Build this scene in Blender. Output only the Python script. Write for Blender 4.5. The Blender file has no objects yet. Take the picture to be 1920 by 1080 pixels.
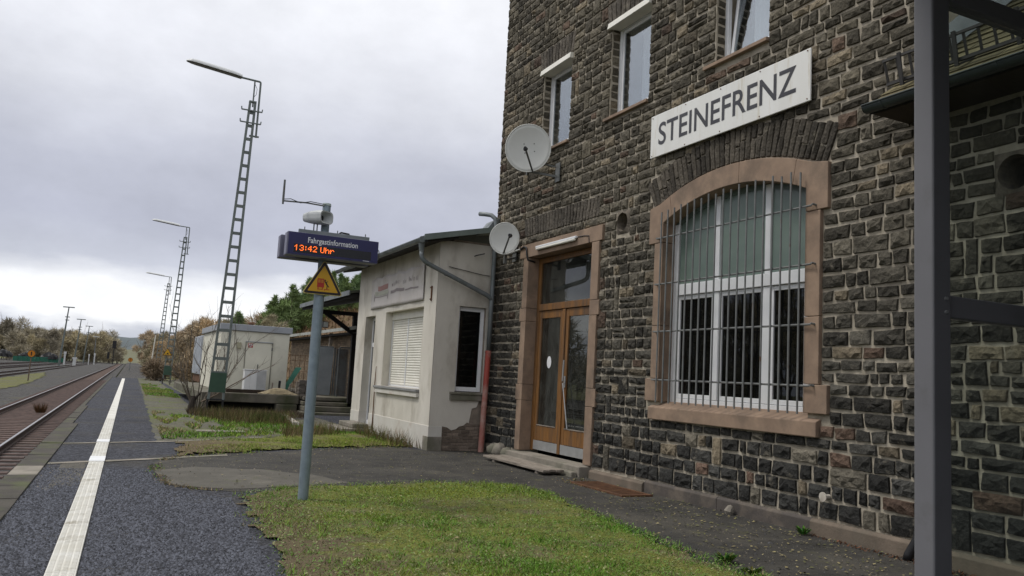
import bpy, bmesh, math, random
import numpy as np
from mathutils import Vector, Matrix
from mathutils.geometry import tessellate_polygon

random.seed(7)
RNG = np.random.default_rng(11)
S = bpy.context.scene
COL = S.collection

# ------------------------------------------------------------------ camera
cam_d = bpy.data.cameras.new('camera')
cam = bpy.data.objects.new('camera', cam_d)
COL.objects.link(cam)
S.camera = cam
YAW, PIT, ROL, EYE = math.radians(25.63), math.radians(6.37), math.radians(3.12), 1.6
FW = Vector((math.sin(YAW) * math.cos(PIT), math.cos(YAW) * math.cos(PIT), math.sin(PIT)))
R0 = Vector((math.cos(YAW), -math.sin(YAW), 0))
U0 = R0.cross(FW)
RT = math.cos(ROL) * R0 + math.sin(ROL) * U0
UP = -math.sin(ROL) * R0 + math.cos(ROL) * U0
cam.matrix_world = Matrix(((RT.x, UP.x, -FW.x, 0), (RT.y, UP.y, -FW.y, 0), (RT.z, UP.z, -FW.z, EYE), (0, 0, 0, 1)))
cam_d.sensor_width = 36
cam_d.lens = 1535 / 1920 * 36
cam_d.clip_start = 0.05
cam_d.clip_end = 5000

# ------------------------------------------------------------------ light
SUN_EL, SUN_AZ = math.radians(59), math.radians(-62)      # azimuth measured from +Y towards +X
SUN_DIR = Vector((math.sin(SUN_AZ) * math.cos(SUN_EL), math.cos(SUN_AZ) * math.cos(SUN_EL), math.sin(SUN_EL)))
sun_d = bpy.data.lights.new('sun', 'SUN')
sun_d.energy = 1.5
sun_d.angle = math.radians(14)
sun_d.color = (1.0, 0.96, 0.9)
sun = bpy.data.objects.new('sun', sun_d)
COL.objects.link(sun)
sun.rotation_euler = (-SUN_DIR).to_track_quat('-Z', 'Y').to_euler()

W = bpy.data.worlds.new('World')
S.world = W
W.use_nodes = True
wn, wl = W.node_tree.nodes, W.node_tree.links
wn.clear()
out = wn.new('ShaderNodeOutputWorld')
mixs = wn.new('ShaderNodeMixShader')
bg1 = wn.new('ShaderNodeBackground')
bg2 = wn.new('ShaderNodeBackground')
sky = wn.new('ShaderNodeTexSky')
sky.sky_type = 'NISHITA'
sky.sun_disc = False
sky.sun_elevation = SUN_EL
sky.sun_rotation = SUN_AZ
wl.new(sky.outputs[0], bg1.inputs[0])
bg1.inputs[1].default_value = 0.07
tc = wn.new('ShaderNodeTexCoord')
sep = wn.new('ShaderNodeSeparateXYZ')
wl.new(tc.outputs['Generated'], sep.inputs[0])


def wmath(op, a, b=None, c=None):
    n = wn.new('ShaderNodeMath')
    n.operation = op
    for i, x in enumerate((a, b, c)):
        if x is None:
            continue
        if isinstance(x, (int, float)):
            n.inputs[i].default_value = x
        else:
            wl.new(x, n.inputs[i])
    return n.outputs[0]


def wnoise(scale_vec, scale, detail, rough=0.55):
    mp = wn.new('ShaderNodeMapping')
    mp.inputs['Scale'].default_value = scale_vec
    wl.new(tc.outputs['Generated'], mp.inputs[0])
    n = wn.new('ShaderNodeTexNoise')
    n.inputs['Scale'].default_value = scale
    n.inputs['Detail'].default_value = detail
    n.inputs['Roughness'].default_value = rough
    wl.new(mp.outputs[0], n.inputs['Vector'])
    return n.outputs['Fac']


n1 = wnoise((1, 1, 3.0), 5.0, 9, 0.55)
n2 = wnoise((1, 1, 2.2), 1.7, 6, 0.5)
n3 = wnoise((1, 1, 1.6), 7.0, 7, 0.6)
e = wmath('ADD', sep.outputs[2], wmath('MULTIPLY', wmath('SUBTRACT', n1, 0.5), 0.075))
e = wmath('ADD', e, wmath('MULTIPLY', wmath('SUBTRACT', n2, 0.5), 0.10))
ramp = wn.new('ShaderNodeValToRGB')
wl.new(e, ramp.inputs[0])
el = ramp.color_ramp.elements
stops = [(0.0, (.56, .585, .65)), (0.022, (.47, .50, .58)), (0.040, (.56, .585, .66)), (0.052, (.93, .94, .96)), (0.078, (.90, .91, .94)),
         (0.108, (.53, .55, .63)), (0.16, (.445, .46, .545)), (0.24, (.49, .505, .585)), (0.33, (.70, .712, .765)), (0.46, (.86, .868, .90)), (1.0, (.70, .715, .76))]
while len(el) < len(stops):
    el.new(0.5)
for q, (p, c) in zip(el, stops):
    q.position = p
    q.color = (*c, 1)
bri = wmath('ADD', 0.78, wmath('MULTIPLY', n3, 0.44))
mul = wn.new('ShaderNodeVectorMath')
mul.operation = 'SCALE'
wl.new(ramp.outputs[0], mul.inputs[0])
wl.new(bri, mul.inputs['Scale'])
wl.new(mul.outputs[0], bg2.inputs[0])
bg2.inputs[1].default_value = 0.95
mixs.inputs[0].default_value = 0.93
wl.new(bg1.outputs[0], mixs.inputs[1])
wl.new(bg2.outputs[0], mixs.inputs[2])
wl.new(mixs.outputs[0], out.inputs[0])

vs = S.view_settings
vs.view_transform = 'Standard'
vs.look = 'None'
vs.gamma = 1
vs.exposure = 0.30
vs.use_curve_mapping = False
S.cycles.max_bounces = 6
S.cycles.diffuse_bounces = 3
S.cycles.glossy_bounces = 3
S.cycles.transparent_max_bounces = 12
S.cycles.caustics_reflective = False
S.cycles.caustics_refractive = False


# ------------------------------------------------------------------ helpers: materials
def newmat(name):
    m = bpy.data.materials.new(name)
    m.use_nodes = True
    nt = m.node_tree
    b = nt.nodes['Principled BSDF']
    return m, nt, b


def N(nt, t, **kw):
    n = nt.nodes.new(t)
    for k, v in kw.items():
        if k in n.inputs:
            n.inputs[k].default_value = v
        else:
            setattr(n, k, v)
    return n


def pos(nt, scale=(1, 1, 1)):
    g = N(nt, 'ShaderNodeNewGeometry')
    if scale == (1, 1, 1):
        return g.outputs['Position']
    mp = N(nt, 'ShaderNodeMapping')
    mp.inputs['Scale'].default_value = scale
    nt.links.new(g.outputs['Position'], mp.inputs[0])
    return mp.outputs[0]


def noise(nt, vec, s, d=5, r=.55):
    n = N(nt, 'ShaderNodeTexNoise', Scale=s, Detail=d, Roughness=r)
    nt.links.new(vec, n.inputs['Vector'])
    return n.outputs['Fac']


def rampn(nt, fac, stops):
    r = N(nt, 'ShaderNodeValToRGB')
    nt.links.new(fac, r.inputs[0])
    e = r.color_ramp.elements
    while len(e) < len(stops):
        e.new(.5)
    for q, (p, c) in zip(e, stops):
        q.position = p
        q.color = (*c, 1) if len(c) == 3 else c
    return r.outputs[0]


def mixc(nt, fac, a, b, mode='MIX'):
    m = N(nt, 'ShaderNodeMixRGB', blend_type=mode)
    for i, x in enumerate((fac, a, b)):
        if isinstance(x, (int, float)):
            m.inputs[i].default_value = x
        elif isinstance(x, tuple):
            m.inputs[i].default_value = (*x, 1)
        else:
            nt.links.new(x, m.inputs[i])
    return m.outputs[0]


def bumpn(nt, b, h, strength, dist=.01):
    bp = N(nt, 'ShaderNodeBump', Strength=strength, Distance=dist)
    nt.links.new(h, bp.inputs['Height'])
    nt.links.new(bp.outputs[0], b.inputs['Normal'])
    return bp


def M(name, c, c2=None, s=4, rough=.8, bump=0, bs=40, metal=0, lo=.35, hi=.65, dirt=None, ds=1.5, dlo=.5, dhi=.7, spec=.4, sc=(1, 1, 1), dist=.01):
    """plain procedural material: two tones by noise, an optional dirt tone, fine bump"""
    m, nt, b = newmat(name)
    p = pos(nt, sc)
    if c2 is None:
        c2 = tuple(x * .82 for x in c)
    col = rampn(nt, noise(nt, p, s, 6, .6), [(lo, c), (hi, c2)])
    if dirt:
        f = rampn(nt, noise(nt, p, ds, 7, .62), [(dlo, (0, 0, 0)), (dhi, (1, 1, 1))])
        col = mixc(nt, f, col, dirt)
    nt.links.new(col, b.inputs['Base Color'])
    b.inputs['Roughness'].default_value = rough
    b.inputs['Metallic'].default_value = metal
    b.inputs['Specular IOR Level'].default_value = spec
    if bump:
        bumpn(nt, b, noise(nt, pos(nt), bs, 6, .6), bump, dist)
    return m


def attr_mat(name, rough=.9, var=.35, s=30, bump=.6, bs=60, dist=.01, trans=0, spec=.3, extra=None, stain=0):
    m, nt, b = newmat(name)
    a = N(nt, 'ShaderNodeAttribute', attribute_name='Col')
    p = pos(nt)
    k = rampn(nt, noise(nt, p, s, 6, .65), [(.25, (1 - var,) * 3), (.75, (1 + var,) * 3)])
    col = mixc(nt, 1.0, a.outputs['Color'], k, 'MULTIPLY')
    if stain:
        k2 = rampn(nt, noise(nt, pos(nt, (1, 1, .45)), stain, 5, .6), [(.3, (.62,) * 3), (.7, (1.22,) * 3)])
        col = mixc(nt, 1.0, col, k2, 'MULTIPLY')
    if extra:
        f = rampn(nt, noise(nt, p, extra[1], 6, .65), [(extra[2], (0, 0, 0)), (extra[3], (1, 1, 1))])
        col = mixc(nt, f, col, extra[0])
    nt.links.new(col, b.inputs['Base Color'])
    b.inputs['Roughness'].default_value = rough
    b.inputs['Specular IOR Level'].default_value = spec
    if bump:
        v = N(nt, 'ShaderNodeTexVoronoi', Scale=bs * .55)
        nt.links.new(p, v.inputs['Vector'])
        h = mixc(nt, .35, noise(nt, p, bs, 7, .68), v.outputs['Distance'])
        bumpn(nt, b, h, bump, dist)
    return m


def glass_mat(name, ior=1.5, tint=(.9, .95, .92), gl=(1, 1, 1), rough=.01, dirt=0.0):
    m, nt, b = newmat(name)
    nt.nodes.remove(b)
    o = nt.nodes['Material Output']
    t = N(nt, 'ShaderNodeBsdfTransparent')
    t.inputs[0].default_value = (*tint, 1)
    g = N(nt, 'ShaderNodeBsdfGlossy', Roughness=rough)
    g.inputs[0].default_value = (*gl, 1)
    fr = N(nt, 'ShaderNodeFresnel', IOR=ior)
    gb = N(nt, 'ShaderNodeNewGeometry')
    mi = N(nt, 'ShaderNodeMath', operation='MULTIPLY_ADD')      # leaving the pane: same reflectance as entering it
    nt.links.new(gb.outputs['Backfacing'], mi.inputs[0])
    mi.inputs[1].default_value = 1 / ior - ior
    mi.inputs[2].default_value = ior
    nt.links.new(mi.outputs[0], fr.inputs['IOR'])
    mx = N(nt, 'ShaderNodeMixShader')
    nt.links.new(fr.outputs[0], mx.inputs[0])
    nt.links.new(t.outputs[0], mx.inputs[1])
    nt.links.new(g.outputs[0], mx.inputs[2])
    last = mx.outputs[0]
    if dirt:
        d = N(nt, 'ShaderNodeBsdfDiffuse')
        d.inputs[0].default_value = (.45, .46, .42, 1)
        m2 = N(nt, 'ShaderNodeMixShader')
        f = rampn(nt, noise(nt, pos(nt, (1, 1, .5)), 7, 6, .6), [(.4, (dirt * .2,) * 3), (.75, (dirt,) * 3)])
        nt.links.new(f, m2.inputs[0])
        nt.links.new(last, m2.inputs[1])
        nt.links.new(d.outputs[0], m2.inputs[2])
        last = m2.outputs[0]
    nt.links.new(last, o.inputs[0])
    return m


def emit_mat(name, c, st):
    m, nt, b = newmat(name)
    b.inputs['Base Color'].default_value = (*c, 1)
    b.inputs['Emission Color'].default_value = (*c, 1)
    b.inputs['Emission Strength'].default_value = st
    return m


# ------------------------------------------------------------------ helpers: geometry
class MB:
    def __init__(s):
        s.v, s.f, s.c = [], [], []

    def add(s, vs, fs, col=None):
        o = len(s.v)
        s.v += [tuple(p) for p in vs]
        s.f += [tuple(i + o for i in f) for f in fs]
        if col is not None:
            s.c += [col] * len(vs)
        return s

    def box(s, x0, x1, y0, y1, z0, z1, col=None):
        x0, x1 = sorted((x0, x1)); y0, y1 = sorted((y0, y1)); z0, z1 = sorted((z0, z1))
        v = [(x0, y0, z0), (x1, y0, z0), (x1, y1, z0), (x0, y1, z0), (x0, y0, z1), (x1, y0, z1), (x1, y1, z1), (x0, y1, z1)]
        return s.hexa(v, col)

    def hexa(s, v, col=None):
        return s.add(v, [(3, 2, 1, 0), (4, 5, 6, 7), (0, 1, 5, 4), (1, 2, 6, 5), (2, 3, 7, 6), (3, 0, 4, 7)], col)

    def bar(s, p, q, w, h, up=(0, 0, 1), col=None):
        p, q, up = Vector(p), Vector(q), Vector(up)
        d = (q - p).normalized()
        a = d.cross(up)
        if a.length < 1e-4:
            a = d.cross(Vector((1, 0, 0)))
        a.normalize()
        b = a.cross(d).normalized()
        a *= w / 2; b *= h / 2
        return s.hexa([p - a - b, p + a - b, q + a - b, q - a - b, p - a + b, p + a + b, q + a + b, q - a + b], col)

    def tube(s, pts, r, n=10, cap=True, col=None):
        pts = [Vector(p) for p in pts]
        rs = r if isinstance(r, (list, tuple)) else [r] * len(pts)
        vs, fs = [], []
        prev = None
        for i, p in enumerate(pts):
            d = (pts[min(i + 1, len(pts) - 1)] - pts[max(i - 1, 0)]).normalized()
            if prev is None:
                a = d.cross(Vector((0, 0, 1)))
                if a.length < 1e-3:
                    a = d.cross(Vector((1, 0, 0)))
            else:
                a = prev - d * prev.dot(d)
            a.normalize()
            prev = a
            b = d.cross(a)
            for k in range(n):
                t = 2 * math.pi * k / n
                vs.append(p + (a * math.cos(t) + b * math.sin(t)) * rs[i])
        for i in range(len(pts) - 1):
            for k in range(n):
                k2 = (k + 1) % n
                fs.append((i * n + k2, i * n + k, (i + 1) * n + k, (i + 1) * n + k2))
        if cap:
            fs.append(tuple(range(n)))
            fs.append(tuple((len(pts) - 1) * n + k for k in reversed(range(n))))
        return s.add(vs, fs, col)

    def prism(s, poly, axis, a, b, col=None):
        n = len(poly)
        def mk(p, t):
            return {'x': (t, p[0], p[1]), 'y': (p[0], t, p[1]), 'z': (p[0], p[1], t)}[axis]
        vs = [mk(p, a) for p in poly] + [mk(p, b) for p in poly]
        fs = [tuple(range(n)), tuple(reversed(range(n, 2 * n)))]
        fs += [(i, i + n, (i + 1) % n + n, (i + 1) % n) for i in range(n)]
        return s.add(vs, fs, col)

    def mesh(s, name, origin=(0, 0, 0)):
        me = bpy.data.meshes.new(name)
        ox, oy, oz = origin
        me.from_pydata([(x - ox, y - oy, z - oz) for x, y, z in s.v], [], s.f)
        if s.c and len(s.c) == len(s.v):
            at = me.color_attributes.new('Col', 'FLOAT_COLOR', 'POINT')
            at.data.foreach_set('color', np.array([(*c[:3], 1) for c in s.c], dtype=np.float32).ravel())
        return me


WLOC = {}


def fixn(me):
    bm = bmesh.new()
    bm.from_mesh(me)
    bmesh.ops.recalc_face_normals(bm, faces=bm.faces)
    bm.to_mesh(me)
    bm.free()


def props(o, label=None, cat=None, group=None, kind=None):
    for k, v in (('label', label), ('category', cat), ('group', group), ('kind', kind)):
        if v:
            o[k] = v
    return o


def thing(name, label, cat, loc=(0, 0, 0), group=None):
    o = bpy.data.objects.new(name, None)
    o.empty_display_size = .2
    COL.objects.link(o)
    o.location = loc
    WLOC[o.name] = Vector(loc)
    return props(o, label, cat, group)


def part(name, mb, mat, parent=None, bevel=0, smooth=False, loc=None, fix=True, seg=2):
    base = WLOC[parent.name] if parent is not None else Vector(loc or (0, 0, 0))
    me = mb.mesh(name, base)
    if fix:
        fixn(me)
    o = bpy.data.objects.new(name, me)
    COL.objects.link(o)
    WLOC[o.name] = base
    if parent is not None:
        o.parent = parent
    else:
        o.location = base
    if mat is not None:
        me.materials.append(mat)
    if smooth:
        me.polygons.foreach_set('use_smooth', [True] * len(me.polygons))
    if bevel:
        m = o.modifiers.new('bevel', 'BEVEL')
        m.width = bevel
        m.segments = seg
        m.limit_method = 'ANGLE'
    return o


def single(name, mb, mat, label, cat, loc=(0, 0, 0), group=None, kind=None, **kw):
    return props(part(name, mb, mat, None, loc=loc, **kw), label, cat, group, kind)


def struct(name, mb, mat, kind='structure', label=None, **kw):
    return props(part(name, mb, mat, None, **kw), label, None, None, kind)


def copy_tree(o, parent=None):
    c = o.copy()
    COL.objects.link(c)
    c.parent = parent
    for ch in [x for x in bpy.data.objects if x.parent == o]:
        copy_tree(ch, c)
    return c


def children_map():
    d = {}
    for x in bpy.data.objects:
        if x.parent:
            d.setdefault(x.parent.name, []).append(x)
    return d


def copy_thing(o, loc, rz=0, scale=1, label=None, cm=None):
    cm = cm or children_map()
    def rec(a, p):
        c = a.copy()
        COL.objects.link(c)
        if p is not None:
            c.parent = p
        for ch in cm.get(a.name, []):
            rec(ch, c)
        return c
    c = rec(o, None)
    c.location = loc
    c.rotation_euler = (0, 0, rz)
    c.scale = (scale,) * 3 if isinstance(scale, (int, float)) else scale
    if label:
        c['label'] = label
    return c


def npmesh(name, V, F, mat, parent=None, kind=None, label=None, colors=None, smooth=False, category=None):
    """big triangle/quad mesh from numpy arrays"""
    me = bpy.data.meshes.new(name)
    n, k = F.shape
    me.vertices.add(len(V))
    me.vertices.foreach_set('co', np.ascontiguousarray(V, dtype=np.float32).ravel())
    me.loops.add(n * k)
    me.loops.foreach_set('vertex_index', np.ascontiguousarray(F, dtype=np.int32).ravel())
    me.polygons.add(n)
    me.polygons.foreach_set('loop_start', np.arange(0, n * k, k, dtype=np.int32))
    me.update(calc_edges=True)
    if colors is not None:
        at = me.color_attributes.new('Col', 'FLOAT_COLOR', 'POINT')
        c = np.concatenate([colors, np.ones((len(colors), 1))], 1).astype(np.float32)
        at.data.foreach_set('color', c.ravel())
    me.materials.append(mat)
    o = bpy.data.objects.new(name, me)
    COL.objects.link(o)
    if parent is not None:
        o.parent = parent
        b = WLOC[parent.name]
        o.location = (-b.x, -b.y, -b.z)
    WLOC[o.name] = Vector((0, 0, 0))
    return props(o, label, category, None, kind)


def wall_cells(mb, axis, t0, t1, u0, u1, z0, z1, holes):
    us = sorted({u0, u1, *[h[0] for h in holes], *[h[1] for h in holes]})
    zs = sorted({z0, z1, *[h[2] for h in holes], *[h[3] for h in holes]})
    us = [u for u in us if u0 <= u <= u1]
    zs = [z for z in zs if z0 <= z <= z1]
    for i in range(len(us) - 1):
        j = 0
        while j < len(zs) - 1:
            um = (us[i] + us[i + 1]) / 2
            def solid(k):
                zm = (zs[k] + zs[k + 1]) / 2
                return not any(h[0] < um < h[1] and h[2] < zm < h[3] for h in holes)
            if not solid(j):
                j += 1
                continue
            k = j
            while k < len(zs) - 1 and solid(k):
                k += 1
            if axis == 'x':
                mb.box(t0, t1, us[i], us[i + 1], zs[j], zs[k])
            else:
                mb.box(us[i], us[i + 1], t0, t1, zs[j], zs[k])
            j = k
    return mb


def text_mesh(body, offset=0.0):
    cu = bpy.data.curves.new('text', 'FONT')
    cu.body = body
    cu.size = 1
    cu.offset = offset
    cu.resolution_u = 6
    o = bpy.data.objects.new('text', cu)
    COL.objects.link(o)
    bpy.context.view_layer.update()
    dg = bpy.context.evaluated_depsgraph_get()
    me = bpy.data.meshes.new_from_object(o.evaluated_get(dg))
    v = [tuple(x.co) for x in me.vertices]
    f = [tuple(p.vertices) for p in me.polygons]
    bpy.data.objects.remove(o)
    bpy.data.curves.remove(cu)
    bpy.data.meshes.remove(me)
    return v, f


def fit_text(body, w, h, offset=0.0):
    v, f = text_mesh(body, offset)
    a = np.array(v)
    lo, hi = a.min(0), a.max(0)
    a = (a - lo) / np.maximum(hi - lo, 1e-6)
    return a[:, :2] * np.array([w, h]), f


def loose(v, f):
    par = list(range(len(v)))
    def fd(i):
        while par[i] != i:
            par[i] = par[par[i]]
            i = par[i]
        return i
    for q in f:
        for k in q[1:]:
            par[fd(k)] = fd(q[0])
    g = {}
    for q in f:
        g.setdefault(fd(q[0]), []).append(q)
    res = []
    for fs in g.values():
        idx = sorted({i for q in fs for i in q})
        mp = {i: k for k, i in enumerate(idx)}
        res.append(([v[i] for i in idx], [tuple(mp[i] for i in q) for q in fs]))
    return res


TA = math.radians(1.0)          # the track runs one degree off the facade


def T(o, s, z=0.0):
    return (o * math.cos(TA) + s * math.sin(TA), -o * math.sin(TA) + s * math.cos(TA), z)


def inpoly(px, py, poly):
    c = np.zeros(px.shape, bool)
    n = len(poly)
    for i in range(n):
        x0, y0 = poly[i]
        x1, y1 = poly[(i + 1) % n]
        m = ((y0 > py) != (y1 > py))
        t = (x1 - x0) * (py - y0) / ((y1 - y0) if abs(y1 - y0) > 1e-9 else 1e-9) + x0
        c ^= m & (px < t)
    return c


def sdf(px, py, poly):
    d = np.full(px.shape, 1e9)
    for i in range(len(poly)):
        p, q = np.array(poly[i], float), np.array(poly[(i + 1) % len(poly)], float)
        v = q - p
        t = np.clip(((px - p[0]) * v[0] + (py - p[1]) * v[1]) / (v @ v), 0, 1)
        d = np.minimum(d, np.hypot(px - p[0] - t * v[0], py - p[1] - t * v[1]))
    return np.where(inpoly(px, py, poly), d, -d)


def vnoise(x, y, seed=0):
    r = np.random.default_rng(seed)
    tot = np.zeros_like(x)
    for k in range(6):
        a = r.uniform(0, 6.28)
        fr = r.uniform(.6, 1.6) * (1.6 ** k) * .5
        tot += np.sin((x * math.cos(a) + y * math.sin(a)) * fr * 2.2 + r.uniform(0, 6.28)) / (1.35 ** k)
    return tot / 3.0


def sheet(name, poly, z, mat, jag=.03, step=.25, seed=1, kind='structure', parent=None):
    r = random.Random(seed)
    pts = []
    n = len(poly)
    for i in range(n):
        a, b = Vector(poly[i]), Vector(poly[(i + 1) % n])
        k = max(1, int((b - a).length / step))
        for j in range(k):
            p = a.lerp(b, j / k)
            pts.append((p.x + r.uniform(-jag, jag), p.y + r.uniform(-jag, jag)))
    tris = tessellate_polygon([[Vector((x, y, 0)) for x, y in pts]])
    fs = []
    for t in tris:
        p_, q_, r2 = (pts[i] for i in t)
        ar = (q_[0] - p_[0]) * (r2[1] - p_[1]) - (q_[1] - p_[1]) * (r2[0] - p_[0])
        fs.append(tuple(t) if ar > 0 else tuple(reversed(t)))
    me = bpy.data.meshes.new(name)
    me.from_pydata([(x, y, z) for x, y in pts], [], fs)
    me.materials.append(mat)
    o = bpy.data.objects.new(name, me)
    COL.objects.link(o)
    WLOC[o.name] = Vector((0, 0, 0))
    if parent is not None:
        o.parent = parent
    else:
        props(o, kind=kind)
    return o


def ngon_circle(cx, cy, r, n=24, a0=0):
    return [(cx + r * math.cos(a0 + 2 * math.pi * k / n), cy + r * math.sin(a0 + 2 * math.pi * k / n)) for k in range(n)]

# ------------------------------------------------------------------ materials
m_stone = attr_mat('basalt stone', .88, .45, 16, 1.0, 38, .035, extra=((.27, .24, .185), 4.2, .60, .80), stain=.75)
m_mortar = M('lime mortar', (.47, .42, .335), (.33, .29, .225), 6, .95, .6, 70, dirt=(.17, .15, .12), ds=.9, dlo=.5, dhi=.78)
m_sand = M('red sandstone', (.335, .238, .168), (.24, .170, .122), 3.5, .9, .35, 60, dirt=(.135, .105, .08), ds=1.6, dlo=.48, dhi=.76, dist=.006)
m_plinth = M('stained concrete plinth', (.10, .085, .075), (.07, .062, .055), 3, .9, .5, 35, dirt=(.17, .14, .11), ds=2.0)
m_plinth2 = M('sandstone plinth', (.20, .158, .12), (.14, .112, .085), 3, .9, .5, 35, dirt=(.10, .09, .07), ds=1.6)
m_white = M('white window plastic', (.80, .81, .82), (.74, .75, .76), 3, .35, spec=.5)
m_cream = M('cream roller box', (.80, .78, .70), (.72, .70, .62), 3, .5)
m_wood = M('varnished door wood', (.26, .125, .038), (.16, .075, .024), 5, .45, .15, 50, sc=(6, 6, .6), dirt=(.10, .065, .042), ds=1.0, dlo=.46, dhi=.68)
m_oldwood = M('weathered grey wood', (.33, .29, .24), (.20, .17, .14), 4, .9, .6, 60, sc=(8, 1, 8), dirt=(.12, .10, .08), ds=1.5)
m_alu = M('brushed aluminium', (.55, .56, .56), (.45, .46, .46), 6, .4, metal=.6)
m_zinc = M('weathered zinc', (.24, .26, .27), (.17, .19, .195), 3, .55, .15, 40, metal=.3, dirt=(.13, .15, .14), ds=2)
m_galv = M('galvanised steel', (.25, .31, .35), (.20, .25, .285), 9, .5, .06, 60, metal=.25)
m_greysteel = M('grey painted steel', (.15, .155, .15), (.11, .115, .11), 6, .5, .1, 60, dirt=(.10, .06, .035), ds=5, dlo=.6, dhi=.75)
m_redpipe = M('red painted pipe', (.40, .075, .055), (.34, .07, .05), 4, .45, dirt=(.45, .30, .25), ds=1.6, dlo=.5, dhi=.7)
m_black = M('black plastic', (.018, .018, .02), (.012, .012, .013), 5, .5)
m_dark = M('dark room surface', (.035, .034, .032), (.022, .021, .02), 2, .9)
m_rust = M('rusty iron', (.16, .075, .035), (.09, .045, .025), 8, .85, .5, 60)
m_glass = glass_mat('window glass', 2.9, (.82, .85, .86), (.9, .95, 1.0), .008)
m_glassd = glass_mat('dark window glass', 1.4, (.25, .26, .255), (.9, .95, 1.0), .01, dirt=.02)
m_doorglass = glass_mat('door glass', 1.5, (.6, .63, .6), (1, 1, 1), .01, dirt=.08)
m_shglass = glass_mat('shelter glass', 1.42, (.80, .84, .82), (1, 1, 1), .01, dirt=.05)
m_frost = M('frosted green glass', (.17, .225, .19), (.13, .18, .155), .8, .25, spec=.6)
m_curtain = M('net curtain', (.74, .75, .78), (.62, .63, .67), 3, .9)
m_enamel = M('white enamel', (.80, .80, .765), (.74, .735, .69), 2, .3, dirt=(.50, .42, .27), ds=4.5, dlo=.56, dhi=.80, sc=(1, 1.6, .22))
m_letter = M('black enamel lettering', (.035, .035, .042), (.05, .05, .055), 6, .35)
m_dish = M('off white painted metal', (.66, .665, .63), (.61, .615, .58), 2, .45)
m_concrete = M('old concrete', (.30, .27, .225), (.20, .18, .15), 3, .95, .6, 40, dirt=(.13, .13, .09), ds=1.3, dlo=.48, dhi=.7)
m_slate = attr_mat('roof slate', .75, .3, 14, .5, 40, .008)

# ------------------------------------------------------------------ station building
XF = 7.55
YC = 16.70          # far corner of the tall part
YW = 5.72           # where the lower wing begins
ZT = 11.2
building = thing('station_building', 'tall dark basalt stone station house with barred arched window and wooden door', 'building', (XF, 11.0, 0))

HOLES = [(12.40, 14.97, -.3, 4.16), (7.37, 10.36, 1.33, 4.50), (13.56, 14.73, 6.30, 8.02), (10.92, 12.13, 6.34, 8.06), (8.15, 9.25, 6.39, 8.15), (11.345, 11.715, 4.165, 4.535)]
mb = MB()
wall_cells(mb, 'x', XF + .012, XF + .42, YW, YC - .03, -.3, ZT, HOLES)
wall = part('facade_wall', mb, m_mortar, building)
mb = MB()
mb.box(XF + .42, XF + 9, YC - .45, YC - .05, -.3, ZT)         # end wall towards the annexe, core
mb.box(XF + .42, XF + 9, YW + .03, YW + .43, -.3, ZT)         # end wall above the wing roof
mb.box(XF + .43, XF + 9, YW + .45, YC - .47, 10.6, ZT - .05)  # attic floor closes the house
part('end_wall', mb, m_mortar, building)
# rooms behind the windows
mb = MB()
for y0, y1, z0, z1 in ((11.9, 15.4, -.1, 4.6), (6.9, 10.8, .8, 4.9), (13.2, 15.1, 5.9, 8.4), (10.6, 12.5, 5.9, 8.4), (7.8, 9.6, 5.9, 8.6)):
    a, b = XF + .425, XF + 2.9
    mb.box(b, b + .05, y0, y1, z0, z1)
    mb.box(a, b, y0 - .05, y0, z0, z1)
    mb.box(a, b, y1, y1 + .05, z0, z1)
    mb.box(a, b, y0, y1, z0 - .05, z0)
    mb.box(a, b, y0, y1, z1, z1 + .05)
part('room_interior', mb, m_dark, building)


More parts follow.
